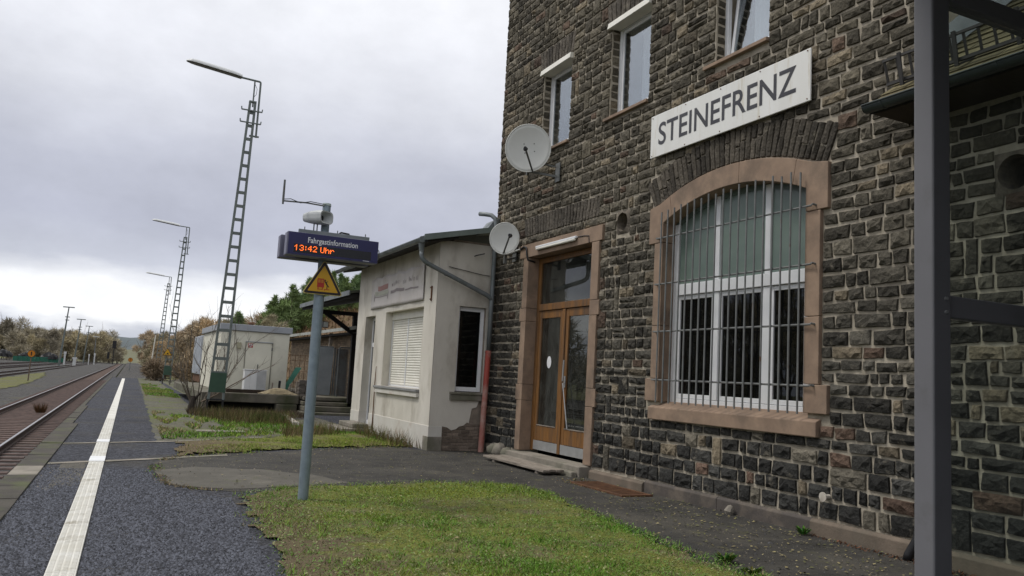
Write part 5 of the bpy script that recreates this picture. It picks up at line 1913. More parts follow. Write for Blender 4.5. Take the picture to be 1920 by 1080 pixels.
# hut
m_hut = M('cream hut panel', (.72, .70, .59), (.66, .64, .54), 1.2, .7, .1, 30, dirt=(.44, .42, .34), ds=1.3, dlo=.55, dhi=.8)
m_fas = M('grey fascia sheet', (.36, .38, .41), (.31, .33, .36), 2, .5)
hut = thing('equipment_hut', 'cream equipment hut with grey flat roof fascia on the ramp', 'hut', (4.9, 33, .6))
part('walls', MB().box(3.66, 6.22, 33.0, 40.0, .6, 2.90), m_hut, hut, bevel=.02)
part('roof_fascia', MB().box(3.58, 6.30, 32.92, 40.1, 2.905, 3.15), m_fas, hut, bevel=.015)
part('corner_panel', MB().box(3.652, 3.9, 32.985, 32.998, .62, 2.88), m_hut, hut)
hd = part('door', MB().box(4.60, 5.56, 32.97, 32.995, .66, 2.49), m_hut, hut, bevel=.006)
part('door_head', MB().box(4.57, 5.59, 32.94, 32.998, 2.495, 2.52), m_fas, hd)
part('handle', MB().bar((5.08, 32.95, 1.65), (5.08, 32.95, 1.45), .03, .03), m_greysteel, hd)
for x in (4.57, 5.575):
    part('door_frame', MB().box(x - .005, x + .022, 32.972, 32.998, .66, 2.493), M('hut door gap', (.28, .27, .22), None, 3, .7), hd)
part('hinge', MB().box(5.55, 5.60, 32.955, 32.97, 2.2, 2.32), m_greysteel, hd)
ps = part('pictogram_sign', MB().box(4.66, 4.84, 32.962, 32.969, 2.28, 2.44), m_red, hd)
part('pictogram', MB().box(4.68, 4.73, 32.958, 32.961, 2.31, 2.36).box(4.685, 4.725, 32.958, 32.961, 2.38, 2.42).box(4.75, 4.78, 32.958, 32.961, 2.30, 2.42).box(4.79, 4.82, 32.958, 32.961, 2.36, 2.42), m_white_print, ps)
part('wall_lamp', MB().box(4.24, 4.40, 32.86, 32.998, 2.22, 2.46), M('beige lamp housing', (.40, .38, .27), None, 4, .5), hut, bevel=.02)
part('roof_vent', MB().tube([(5.0, 35.0, 3.15), (5.0, 35.0, 3.30)], .10, 10).tube([(5.0, 35, 3.30), (5.0, 35, 3.36)], [.16, .12], 10), m_rust, hut)
# pale container further back
cont = thing('pale_container', 'pale bluish container with ribbed doors left of the cream hut', 'container', (4.2, 42, 0))
m_cont = M('pale blue white sheet', (.56, .59, .63), (.48, .51, .55), 1.5, .6, dirt=(.40, .41, .42), ds=1.2)
part('body', MB().box(4.15, 6.4, 41.2, 44.5, 1.05, 2.98), m_cont, cont, bevel=.02)
part('body', MB().box(4.05, 6.4, 44.7, 49.0, 1.0, 3.0), m_cont, cont, bevel=.02)
for k in range(9):
    y0 = 41.25 + k * .36
    part('rib', MB().box(4.11, 4.148, y0, y0 + .12, 1.1, 2.95), m_cont, cont, bevel=.01)
for k in range(10):
    y0 = 44.75 + k * .42
    part('rib', MB().box(4.01, 4.048, y0, y0 + .14, 1.05, 2.97), m_cont, cont, bevel=.01)
part('base_frame', MB().box(4.12, 6.4, 41.2, 49.0, .60, .995), m_rust, cont)

# ------------------------------------------------------------------ brick shed, lockers, goods canopy behind the annexe
m_tan = attr_mat('tan brick', .95, .25, 12, .5, 30, .01)
m_joint = M('tan brick joints', (.30, .25, .19), (.23, .19, .145), 2, .95)
shed = thing('brick_shed', 'tan brick shed with pale corrugated roof edge behind the ramp', 'building', (8.2, 36, .6))
part('wall', MB().box(8.22, 12.0, 29.0, 43.0, .6, 3.1), m_joint, shed)
rb = random.Random(6)
bs = MB()
for r_ in range(30):
    zz = .62 + r_ * .082
    y0 = 29.0 - (.13 if r_ % 2 else 0)
    while y0 < 42.8:
        c = Vector((.25, .19, .13)) * rb.uniform(.7, 1.25)
        bs.box(8.195 - rb.uniform(0, .006), 8.23, y0 + .006, y0 + .25, zz, zz + .07, tuple(c))
        y0 += .258
props(part('brickwork', bs, m_tan, shed, fix=False), kind='stuff')
mb = MB()
m_corr = M('pale corrugated cement', (.40, .41, .38), (.30, .31, .28), 3, .9, .3, 20, dirt=(.18, .19, .13), ds=1.5)
prof = []
n = 160
V_ = []
for i in range(n + 1):
    yy = 28.8 + 14.6 * i / n
    w = .025 * math.sin(i * math.pi / 2)
    V_ += [(7.72, yy, 3.17 + w), (12.4, yy, 4.1 + w), (7.72, yy, 3.13 + w), (12.4, yy, 4.06 + w)]
F_ = []
for i in range(n):
    a = i * 4
    F_ += [(a, a + 1, a + 5, a + 4), (a + 2, a + 6, a + 7, a + 3), (a, a + 4, a + 6, a + 2), (a + 1, a + 3, a + 7, a + 5)]
part('corrugated_roof', mb.add(V_, F_), m_corr, shed)
part('gutter_board', MB().box(7.68, 7.715, 28.8, 43.4, 3.08, 3.20), m_corr, shed)
part('dark_eaves_board', MB().box(7.8, 8.19, 29.0, 43.0, 2.95, 3.0), m_dark, shed)  # dark board under the roof edge of the shed
part('support_post', MB().box(7.9, 8.02, 33.4, 33.52, .6, 3.08), m_oldwood, shed)
# lockers / mesh cage
lk = thing('metal_locker', 'grey sheet metal locker with leaning door beside the annexe', 'locker', (7.6, 31.2, .6))
m_lk = M('dull grey sheet', (.16, .175, .18), (.12, .13, .135), 2, .6, dirt=(.10, .08, .06), ds=3)
part('body', MB().box(6.98, 7.72, 31.8, 32.2, .62, 2.50), m_lk, lk, bevel=.01)
part('door', MB().hexa([(6.95, 31.70, .62), (7.62, 31.55, .62), (7.62, 31.58, .62), (6.95, 31.73, .62), (6.99, 31.72, 2.45), (7.68, 31.6, 2.45), (7.68, 31.63, 2.45), (6.99, 31.75, 2.45)]), M('pale grey sheet', (.27, .29, .30), (.21, .23, .24), 2, .55), lk, bevel=.004)
cg = thing('mesh_cage', 'dark grey wire mesh cage with padlocked door next to the locker', 'cage', (8.0, 30.6, .6))
for (x0, y0) in ((7.70, 30.9), (8.60, 30.9), (7.70, 31.6), (8.6, 31.6)):
    part('post', MB().box(x0, x0 + .05, y0, y0 + .05, .6, 2.45), m_lk, cg)
part('back_panel', MB().box(7.76, 8.6, 31.5, 31.52, .62, 2.42), m_lk, cg)
for k in range(14):
    x0 = 7.76 + k * .062
    part('wire', MB().box(x0, x0 + .012, 30.91, 30.922, .62, 2.43), m_lk, cg)
for k in range(28):
    z0 = .66 + k * .064
    part('wire', MB().box(7.752, 8.6, 30.923, 30.933, z0, z0 + .010), m_lk, cg)
part('rail', MB().box(7.75, 8.6, 30.89, 30.94, 2.43, 2.48), m_lk, cg)
# leaning green sheet, crate and wire fence
single('green_board', MB().hexa([(6.30, 34.2, .66), (6.45, 34.2, .60), (6.45, 34.24, .60), (6.30, 34.24, .66), (6.85, 34.5, 1.62), (7.10, 34.5, 1.62), (7.10, 34.54, 1.62), (6.85, 34.54, 1.62)]), M('mint green board', (.10, .34, .25), (.08, .28, .21), 3, .6), 'mint green board leaning beside the cream hut', 'board', (6.5, 34.2, .6))
single('grey_crate', MB().box(6.75, 7.35, 33.3, 33.8, .6, 1.05).box(6.78, 7.32, 33.29, 33.299, .7, .73).box(6.78, 7.32, 33.29, 33.299, .88, .91), M('grey crate', (.11, .115, .12), None, 4, .7), 'dark grey crate on the ramp between green board and locker', 'crate', (7.05, 33.5, .6), bevel=.01)
fen = thing('wire_fence', 'thin rusty wire mesh fence panel before the brick shed', 'fence', (7.0, 35, .6))
for k in range(8):
    x0 = 6.5 + k * .2
    part('upright', MB().tube([(x0, 35.0, .6), (x0, 35.0, 2.15)], .010, 6), m_rust, fen)
for z_ in (1.0, 1.45, 1.9, 2.12):
    part('strand', MB().tube([(6.5, 35.0, z_), (7.9, 35.0, z_)], .009, 6), m_rust, fen)
# goods canopy
m_tarwood = M('tarred black timber', (.016, .014, .012), (.010, .009, .008), 4, .9)
can = thing('goods_canopy', 'dark timber goods canopy with diagonal brace behind the annexe', 'canopy', (6.2, 26.5, 0))
part('roof', MB().prism([(5.95, 3.80), (9.5, 4.6), (9.5, 4.68), (5.95, 3.88)], 'y', YB + .1, 30.0), M('mossy felt roof', (.075, .08, .06), (.05, .055, .045), 3, .9, .3, 30), can)
part('fascia', MB().box(5.92, 5.95, YB + .1, 30.02, 3.76, 3.90), m_zinc, can)
part('soffit', MB().prism([(6.0, 3.68), (9.5, 4.48), (9.5, 4.57), (6.0, 3.78)], 'y', YB + .12, 29.95), m_tarwood, can)
for y0 in (23.3, 29.5):
    part('beam', MB().box(6.45, 9.5, y0, y0 + .18, 3.60, 3.74), m_tarwood, can)
    part('post', MB().box(7.80, 8.02, y0, y0 + .18, .3, 3.595), m_tarwood, can)
    part('brace', MB().bar((6.75, y0 + .09, 3.66), (7.85, y0 + .09, 2.95), .14, .14, up=(0, 1, 0)), m_tarwood, can)
part('side_boards', MB().box(8.1, 8.2, 23.2, 27.4, 2.3, 4.1), m_tarwood, can)
lt = part('hanging_lamp', MB().box(6.62, 6.82, 29.2, 29.4, 3.08, 3.30), m_black, can)
part('lamp_glass', MB().box(6.64, 6.80, 29.19, 29.199, 3.10, 3.28), m_dish, lt)
# red brick pilaster at the canopy
pil = thing('brick_pilaster', 'narrow red brick pilaster beside the annexe corner', 'pilaster', (7.9, 29.5, 0))
part('core', MB().box(8.28, 8.60, 29.25, 29.6, 0, 3.3), m_joint, pil)
for r_ in range(38):
    zz = .3 + r_ * .078
    for q in range(2):
        x0 = 8.27 + q * .17 - (.04 if r_ % 2 else 0)
        c = Vector((.22, .105, .07)) * rb.uniform(.65, 1.25)
        part('brick', MB().box(max(8.265, x0), min(x0 + .16, 8.61), 29.235, 29.27, zz, zz + .066, tuple(c)), m_brick, pil)

# ------------------------------------------------------------------ line side signs and yard lamps
m_orange = M('orange disc', (.62, .22, .012), None, 3, .5)
def disc(loc, h, r, digit, label, black_rim=True):
    t = thing('line_sign', label, 'railway sign', loc)
    x, y_, z_ = loc
    part('post', MB().tube([(x, y_, z_), (x + .03, y_, z_ + h)], .045, 8), m_zinc if digit == '7' else M('brownish post', (.16, .12, .09), None, 3, .8), t)
    part('rim', MB().prism(ngon_circle(x + .03, z_ + h, r, 24), 'y', y_ - .08, y_ - .06), m_blk, t)
    d_ = part('disc', MB().prism(ngon_circle(x + .03, z_ + h, r * .92, 24), 'y', y_ - .09, y_ - .081), m_orange, t)
    xy, fs = fit_text(digit, r * (.28 if digit == '1' else .6), r * 1.1)
    w = r * (.28 if digit == '1' else .6)
    part('digit', MB().add([(x + .03 - w / 2 + a, y_ - .095, z_ + h - r * .55 + b) for a, b in xy], fs), m_blk, d_, fix=False)
disc((-5.45, 70.5, -.44), 2.02, .26, '1', 'orange round sign with digit 1 on a leaning post left of the track')
disc((2.25, 126, -.2), 1.65, .30, '7', 'orange round sign with digit 7 at the far end of the platform')
for (x, y_, h, lb) in ((-8.5, 180, 10.9, 'nearest yard lamp with T shaped head left of the track'), (-7.8, 228, 10.6, 'second T shaped yard lamp, just right of the nearest one'), (-7.15, 278, 10.7, 'third T shaped yard lamp before the tree line')):
    t = thing('yard_lamp', lb, 'lamp post', (x, y_, -.44), 'T shaped yard lamps')
    part('mast', MB().tube([(x - .6, y_, -.44), (x, y_, h - .1)], [.22, .10], 8), m_mast, t)
    part('head', MB().box(x - 1.0, x + 1.0, y_ - .2, y_ + .2, h - .12, h + .06), m_mast, t)
    part('collar', MB().box(x - .45, x + .35, y_ - .15, y_ + .15, h - 2.0, h - 1.85).box(x - .4, x + .3, y_ - .15, y_ + .15, h - 2.6, h - 2.45), m_mast, t)
for i, (px, y_, h) in enumerate(((-5.4, 300, 8.0), (-3.9, 330, 8.0))):
    t = thing('yard_lamp', ('slim white headed lamp right of the three T shaped yard lamps', 'last slim lamp nearest the gap in the trees')[i], 'lamp post', (px, y_, -.44))
    part('mast', MB().tube([(px, y_, -.44), (px, y_, h)], [.14, .09], 8), m_zinc, t)
    part('head', MB().box(px - .9, px + .9, y_ - .3, y_ + .3, h, h + .22), m_lum, t)
t = thing('yard_lamp', 'slim lamp with round white head left of the farthest lattice mast', 'lamp post', (3.9, 104, -.3))
part('mast', MB().tube([(4.6, 118, -.3), (4.85, 118, 5.0)], [.10, .07], 8), m_cream, t)
part('head', MB().tube([(4.85, 118, 4.95), (4.85, 118, 5.05), (4.85, 118, 5.2), (4.85, 118, 5.25)], [.1, .28, .26, .1], 10), m_lum, t)
# small white marker posts and box by the yard tracks
for (x, y_, w, h, lb) in ((-9.0, 196, .5, 3.0, 'white marker post with board beside the second yard lamp'), (-6.9, 190, .9, 1.6, 'white box at the foot of the second yard lamp'), (-5.3, 232, .35, 2.8, 'slim white marker post between the yard tracks'), (-4.1, 236, .4, 3.2, 'taller white marker post near the signal')):
    t = thing('marker_post', lb, 'marker', (x, y_, -.44))
    part('post', MB().box(x - w / 3, x + w / 3, y_ - .1, y_ + .1, -.44, h * .6), m_lum, t, bevel=.03)
    part('head', MB().box(x - w / 2, x + w / 2, y_ - .12, y_ + .12, h * .6, h * .78), m_lum, t, bevel=.03)
t = thing('rail_signal', 'dark railway signal mast before the gap in the trees', 'signal', (.2, 290, -.44))
part('mast', MB().tube([(.2, 290, -.44), (.2, 290, 6.6)], .14, 8), m_black, t)
part('head', MB().box(-.35, .75, 289.8, 290.2, 4.6, 7.0), m_black, t, bevel=.05)
part('lower_head', MB().box(-1.6, -.9, 289.8, 290.2, 1.2, 3.3), m_black, t, bevel=.05)
# green tarpaulin fence with dark bales far left
gf = thing('green_fence', 'green tarpaulin fence beyond the yard tracks at the far left', 'fence', (-24, 240, -.5))
for k in range(12):
    x0 = -22.4 + k * .95
    part('panel', MB().box(x0, x0 + .93, 240 + .3 * k, 240.15 + .3 * k, -.6, .75 + .05 * (k % 2)), M('green tarpaulin', (.035, .17, .115), None, 2, .7) if k == 0 else bpy.data.materials['green tarpaulin'], gf)
for i, (x0, x1, h) in enumerate(((-26.6, -22.8, 2.3), (-16.6, -12.6, 2.2), (-21.6, -18.0, 2.1))):
    mb = MB()
    V_, F_ = [], []
    n = 10
    for a in range(n + 1):
        q = a / n
        for k in range(7):
            tt = math.pi * k / 6
            r = .9 * math.sin(math.pi * min(.95, max(.05, q))) ** .4 * random.uniform(.85, 1.15)
            V_.append((x0 + (x1 - x0) * q, 243 + r * math.cos(tt), .4 + (h - .4) * r * math.sin(tt)))
    for a in range(n):
        for k in range(6):
            F_.append((a * 7 + k, a * 7 + k + 1, (a + 1) * 7 + k + 1, (a + 1) * 7 + k))
    single('covered_heap', mb.add(V_, F_), m_black, ('long black covered heap left of the green fence', 'black covered heap above the right end of the green fence', 'low black covered heap above the middle of the green fence')[i], 'heap', (x0, 243, 0), fix=False)

# ------------------------------------------------------------------ lawns
m_grass = attr_mat('grass blades', .8, .15, 3, 0, spec=.2)


def sample(poly, dens, rng):
    a = np.array(poly)
    lo, hi = a.min(0), a.max(0)
    n = int((hi - lo).prod() * dens)
    p = rng.uniform(lo, hi, (n, 2))
    return p[inpoly(p[:, 0], p[:, 1], poly)]


def lawn(name, poly, z0, amp, cell=.09, seed=1, edge=.25):
    a = np.array(poly)
    lo, hi = a.min(0) - .1, a.max(0) + .1
    nx, ny = int((hi[0] - lo[0]) / cell) + 1, int((hi[1] - lo[1]) / cell) + 1
    gx, gy = np.meshgrid(lo[0] + np.arange(nx) * cell, lo[1] + np.arange(ny) * cell)
    rng = np.random.default_rng(seed)
    gx = gx + rng.uniform(-.3, .3, gx.shape) * cell
    gy = gy + rng.uniform(-.3, .3, gy.shape) * cell
    d = sdf(gx, gy, poly) + .13 * vnoise(gx * 2.6, gy * 2.6, seed + 50) + rng.uniform(-.05, .05, gx.shape)
    ins = d > 0
    h = np.where(ins, np.clip(d / edge, 0, 1) ** .7, 0)
    gz = z0 + amp * h * (.65 + .5 * vnoise(gx * 1.3, gy * 1.3, seed)) + rng.uniform(0, .008, gx.shape) * ins
    idx = np.arange(nx * ny).reshape(ny, nx)
    ok = ins[:-1, :-1] & ins[1:, :-1] & ins[:-1, 1:] & ins[1:, 1:]
    F = np.stack([idx[:-1, :-1], idx[:-1, 1:], idx[1:, 1:], idx[1:, :-1]], -1)[ok]
    V = np.stack([gx, gy, gz], -1).reshape(-1, 3)
    return npmesh(name, V, F, m_soil, kind='structure')


def blades(name, pts, z0, hr, wr, lean, colf, seed, label, zamp=0.0):
    rng = np.random.default_rng(seed)
    n = len(pts)
    a = rng.uniform(0, 2 * np.pi, n)
    b = rng.uniform(0, 2 * np.pi, n)
    h = rng.uniform(*hr, n)
    w = rng.uniform(*wr, n)
    ln = rng.uniform(lean[0], lean[1], n) * h
    base = np.stack([pts[:, 0], pts[:, 1], np.full(n, z0) + rng.uniform(0, zamp + 1e-6, n)], 1)
    off = np.stack([np.cos(a) * w, np.sin(a) * w, np.zeros(n)], 1)
    tip = base + np.stack([np.cos(b) * ln, np.sin(b) * ln, h], 1)
    V = np.stack([base - off, base + off, tip], 1).reshape(-1, 3)
    F = np.arange(3 * n).reshape(-1, 3)
    c = colf(pts, rng)
    C_ = np.repeat(c, 3, 0)
    return npmesh(name, V, F, m_grass, kind='stuff', label=label, colors=C_)


def lawn_col(pts, rng, brown=.25, k=1.0):
    n = len(pts)
    t = 1.5 * vnoise(pts[:, 0] * .7, pts[:, 1] * .7, 21)[:, None] + .5 * vnoise(pts[:, 0] * 3, pts[:, 1] * 3, 22)[:, None]
    g = np.array([.125, .27, .03]) * k
    y = np.array([.27, .32, .05]) * k
    d = np.array([.31, .24, .14]) * k
    mixv = np.clip(.35 + .55 * t + rng.normal(0, .22, (n, 1)), 0, 1)
    c = g * (1 - mixv) + y * mixv
    isb = (rng.random((n, 1)) < np.clip(brown - .20 + .55 * vnoise(pts[:, 0] * 1.1 + 9, pts[:, 1] * 1.1, 5)[:, None] + np.clip((2.6 - pts[:, :1]) * .3, 0, .45), 0.02, .85))
    c = np.where(isb, d, c)
    return c * rng.uniform(.55, 1.35, (n, 1))


LAWN = [(1.30, 5.2), (1.30, 6.6), (1.40, 7.8), (1.40, 8.6), (1.44, 9.4), (1.52, 10.5), (1.9, 10.92), (2.55, 11.28), (3.5, 11.5), (4.34, 11.6), (5.2, 11.5), (5.62, 11.2), (5.70, 10.7), (5.53, 9.0), (5.39, 7.65), (5.27, 6.6), (5.28, 5.2)]
LAWN2 = [(1.15, 15.12), (1.9, 15.6), (2.8, 16.15), (4.5, 17.0), (5.5, 17.5), (6.1, 17.2), (6.15, 20.9), (5.4, 21.3), (4.5, 20.0), (3.3, 19.1), (2.2, 18.3), (1.25, 17.75)]
lawn('lawn', LAWN, .006, .045, .085, 3)
lawn('lawn', LAWN2, .006, .05, .12, 4)
r_ = np.random.default_rng(31)


def soft(poly, dens, rng, band=.35, grow=.25):
    a = np.array(poly)
    lo, hi = a.min(0) - grow, a.max(0) + grow
    n = int((hi - lo).prod() * dens)
    p = rng.uniform(lo, hi, (n, 2))
    d = sdf(p[:, 0], p[:, 1], poly) + .16 * vnoise(p[:, 0] * 2.6, p[:, 1] * 2.6, 53) + .05 * vnoise(p[:, 0] * 9, p[:, 1] * 9, 54)
    pr = np.clip((d + grow * .45) / band, 0, 1) ** 1.3 * np.clip(.50 + 1.5 * vnoise(p[:, 0] * 1.3 + 3, p[:, 1] * 1.3, 55) + .6 * vnoise(p[:, 0] * 5, p[:, 1] * 5, 56), .05, 1) * np.clip(.22 + (p[:, 0] - 1.2) * .38, .12, 1)
    return p[rng.random(n) < pr]


def jitter_poly(poly, k):
    c = np.mean(np.array(poly), 0)
    return [tuple(c + (np.array(p) - c) * k) for p in poly]


p = soft(LAWN, 8500, r_)
blades('grass', p, .012, (.010, .040), (.0022, .0052), (.3, 1.6), lawn_col, 1, 'short mossy lawn grass in front of the station house', .03)
p = sample(LAWN, 700, r_)          # broad weed leaves
rng = np.random.default_rng(8)
n = len(p)
a = rng.uniform(0, 6.28, n)
L = rng.uniform(.012, .035, n)
wv = L * rng.uniform(.35, .6, n)
z0 = .045 + rng.uniform(0, .03, n)
tl_ = rng.uniform(-.4, .7, n)
dx, dy = np.cos(a), np.sin(a)
P0 = np.stack([p[:, 0], p[:, 1], z0], 1)
tip = P0 + np.stack([dx * L, dy * L, tl_ * L], 1)
mid = (P0 + tip) / 2
s1 = mid + np.stack([-dy * wv / 2, dx * wv / 2, rng.uniform(0, .004, n)], 1)
s2_ = mid - np.stack([-dy * wv / 2, dx * wv / 2, rng.uniform(0, .004, n)], 1)
V = np.stack([P0, s1, tip, s2_], 1).reshape(-1, 3)
F = np.arange(4 * n).reshape(-1, 4)
c = np.where(rng.random((n, 1)) < .75, np.array([.12, .20, .05]), np.array([.24, .25, .12])) * rng.uniform(.6, 1.35, (n, 1))
npmesh('lawn_weeds', V, F, m_grass, kind='stuff', label='small broad weed leaves among the lawn grass', colors=np.repeat(c, 4, 0))
p = soft(LAWN2, 3000, r_)
blades('grass', p, .012, (.015, .065), (.004, .009), (.3, 1.4), lambda q, g: lawn_col(q, g, .3), 2, 'longer grass strip before the annexe', .03)
# longer tufts through the lawn and ragged growth creeping over the path edges
cl_ = sample(LAWN, 5, r_)
tp = np.repeat(cl_, 26, 0) + r_.normal(0, .045, (len(cl_) * 26, 2))
blades('grass_tufts', tp, .02, (.03, .085), (.003, .006), (.3, 1.1), lambda q, g: lawn_col(q, g, .2), 71, 'longer tufts standing in the lawn', .02)
ep = []
for i in range(len(PATH)):
    a_, b_ = np.array(PATH[i]), np.array(PATH[(i + 1) % len(PATH)])
    if a_[0] > 7 or b_[0] > 7 or a_[1] < 4:
        continue
    m_ = int(np.linalg.norm(b_ - a_) * 170)
    ep.append(a_ + (b_ - a_) * r_.random((m_, 1)) + r_.normal(0, .055, (m_, 2)))
ep = np.concatenate(ep)
ep = ep[vnoise(ep[:, 0] * 2.2, ep[:, 1] * 2.2, 91) > -.12]
blades('edge_growth', ep, .004, (.008, .045), (.004, .009), (.4, 2.0), lambda q, g: lawn_col(q, g, .55, .75), 72, 'ragged moss and dead grass along the path edges')
# tall dry weeds along the annexe foot and round the lamp foot
wp = np.concatenate([sample([(5.6, 17.3), (6.17, 16.9), (6.17, 21.0), (5.7, 21.0)], 330, r_), sample([(3.6, 18.6), (4.6, 19.2), (5.6, 20.5), (5.2, 21.6), (3.9, 20.8)], 260, r_), sample([(3.0, 23.5), (4.7, 22.8), (5.0, 26), (3.2, 27.6), (2.2, 26.5)], 260, r_)])
wcol = lambda q, g: np.where(g.random((len(q), 1)) < .6, np.array([.17, .125, .06]), np.array([.10, .115, .03])) * g.uniform(.5, 1.3, (len(q), 1))
blades('tall_weeds', wp, .01, (.08, .40), (.004, .010), (.1, .7), wcol, 5, 'tall dry weeds at the foot of the annexe and round the lamp mast')
wp = sample([(3.6, 24.2), (4.6, 24.0), (4.8, 25.2), (3.9, 25.6)], 900, r_)
blades('green_weeds', wp, .01, (.08, .28), (.006, .014), (.2, .9), lambda q, g: np.array([[.055, .085, .018]]) * g.uniform(.5, 1.5, (len(q), 1)), 6, 'dark green clump of weeds before the loading ramp')
vp_ = sample([T(.75, 18.3)[:2], (3.2, 19.6), (5.2, 21.8), (5.8, 29.5), (2.6, 29.6), (3.4, 60), T(.8, 60)[:2]], 380, r_)
msk = vnoise(vp_[:, 0] * .8, vp_[:, 1] * .35, 44) > -.05
blades('verge_grass', vp_[msk], .005, (.02, .10), (.008, .018), (.3, 1.2), lambda q, g: lawn_col(q, g, .35), 7, 'thin mossy grass on the verge beside the platform')
hw = sample([(2.2, 27.0), (5.9, 26.4), (6.0, 29.5), (2.4, 29.4)], 330, r_)
blades('dead_grass', hw, .005, (.03, .20), (.006, .014), (.2, 1.0), lambda q, g: np.array([[.11, .082, .05]]) * g.uniform(.4, 1.3, (len(q), 1)), 9, 'dead brown grass in front of the loading ramp')
sheet('dark_earth', [(2.3, 26.6), (3.5, 25.8), (5.9, 26.2), (6.1, 29.85), (2.6, 29.85)], .010, ground_mat('dark earth', [(.3, (.05, .045, .04)), (.7, (.10, .09, .08))], 2, 1, .9, 30, .03, vor=(20, .6, 1.4)), jag=.12, step=.4, seed=21)

# ------------------------------------------------------------------ loose chippings in the foreground
CH = [(-.9, 5.5), (1.25, 5.5), (1.40, 9.3), (1.45, 10.5), (.8, 11.15), (.65, 13.2), (-.9, 13.5)]
p = sample(CH, 2600, r_)
o_ = p[:, 0] - p[:, 1] * math.tan(TA)
p = p[(o_ < -.43) | (o_ > -.19)]
rng = np.random.default_rng(4)
n = len(p)
sz = rng.uniform(.005, .017, n)
ang = rng.uniform(0, 6.28, n)
Vl = []
for k in range(4):
    t = ang + k * np.pi / 2 + rng.uniform(-.4, .4, n)
    rr = sz * rng.uniform(.7, 1.4, n)
    Vl.append(np.stack([p[:, 0] + np.cos(t) * rr, p[:, 1] + np.sin(t) * rr, np.full(n, .0005)], 1))
Vl.append(np.stack([p[:, 0] + rng.uniform(-.3, .3, n) * sz, p[:, 1] + rng.uniform(-.3, .3, n) * sz, sz * rng.uniform(.5, 1.2, n)], 1))
V = np.stack(Vl, 1).reshape(-1, 3)
b0 = np.arange(n)[:, None] * 5
F = np.concatenate([b0 + np.array([k, (k + 1) % 4, 4]) for k in range(4)], 0)
m_chipstone = attr_mat('loose chippings', .8, .2, 40, 0)
c = np.array([.062, .066, .08]) * rng.uniform(.3, 2.0, (n, 1))
npmesh('chippings', V, F, m_chipstone, kind='stuff', label='loose dark chippings on the platform surface', colors=np.repeat(c, 5, 0))

# fallen leaves and moss flecks on the paving beside the wall
p = np.concatenate([sample([(5.5, 5.4), (7.45, 5.2), (7.45, 9.8), (6.6, 10.6), (5.8, 8.5)], 65, r_), sample([(6.9, 9.3), (7.45, 9.3), (7.45, 12.1), (6.6, 12.1)], 80, r_), sample(LAWN, 5, r_), sample(PATH, 8, r_), sample([(1.4, 10.6), (2.6, 11.3), (3.2, 12.0), (1.4, 11.8)], 12, r_)])
n = len(p)
rng = np.random.default_rng(14)
a = rng.uniform(0, 6.28, n)
L = rng.uniform(.018, .055, n)
dx, dy = np.cos(a), np.sin(a)
z0 = .012 + inpoly(p[:, 0], p[:, 1], LAWN) * .06 + rng.uniform(0, .006, n)
P0 = np.stack([p[:, 0], p[:, 1], z0], 1)
tip = P0 + np.stack([dx * L, dy * L, rng.uniform(0, .012, n)], 1)
wv = L * .6
mid = (P0 + tip) / 2
V = np.stack([P0, mid + np.stack([-dy * wv / 2, dx * wv / 2, rng.uniform(0, .01, n)], 1), tip, mid - np.stack([-dy * wv / 2, dx * wv / 2, np.zeros(n)], 1)], 1).reshape(-1, 3)
F = np.arange(4 * n).reshape(-1, 4)
c = np.where(rng.random((n, 1)) < .55, np.array([.26, .22, .11]), np.array([.13, .13, .055])) * rng.uniform(.6, 1.3, (n, 1))
npmesh('fallen_leaves', V, F, m_grass, kind='stuff', label='pale fallen leaves scattered on paving and lawn', colors=np.repeat(c, 4, 0))
# grit and small stones strewn over the paving
p = np.concatenate([sample(PATH, 130, r_), sample([(-.75, 11.3), (-.1, 11.5), (-.1, 14), (-.7, 14)], 200, r_)])
rng = np.random.default_rng(24)
n = len(p)
sz = rng.uniform(.003, .009, n) * np.where(rng.random(n) < .06, 2.2, 1)
ang = rng.uniform(0, 6.28, n)
Vl = []
for k in range(4):
    t = ang + k * np.pi / 2 + rng.uniform(-.4, .4, n)
    rr = sz * rng.uniform(.7, 1.4, n)
    Vl.append(np.stack([p[:, 0] + np.cos(t) * rr, p[:, 1] + np.sin(t) * rr, np.full(n, .005)], 1))
Vl.append(np.stack([p[:, 0], p[:, 1], .005 + sz * rng.uniform(.5, 1.2, n)], 1))
V = np.stack(Vl, 1).reshape(-1, 3)
b0 = np.arange(n)[:, None] * 5
F = np.concatenate([b0 + np.array([k, (k + 1) % 4, 4]) for k in range(4)], 0)
c = np.where(rng.random((n, 1)) < .5, np.array([.15, .13, .10]), np.array([.06, .06, .062])) * rng.uniform(.5, 1.6, (n, 1))
npmesh('grit', V, F, m_chipstone, kind='stuff', label='grit and small stones strewn over the asphalt path', colors=np.repeat(c, 5, 0))
# brown litter along the plinth
p = sample([(7.25, 4.6), (7.47, 4.6), (7.47, 7.2), (7.36, 7.2)], 900, r_)
blades('leaf_litter', p, .004, (.006, .03), (.006, .014), (.5, 2), lambda q, g: np.array([[.14, .065, .035]]) * g.uniform(.4, 1.5, (len(q), 1)), 19, 'reddish brown litter along the foot of the plinth')
p = sample([(6.75, 10.4), (7.35, 10.2), (7.3, 12.1), (6.7, 11.9)], 350, r_)
blades('leaf_litter', p, .004, (.006, .03), (.006, .014), (.5, 2), lambda q, g: np.array([[.15, .10, .045]]) * g.uniform(.4, 1.5, (len(q), 1)), 20, 'brown litter beside the rusty grate')
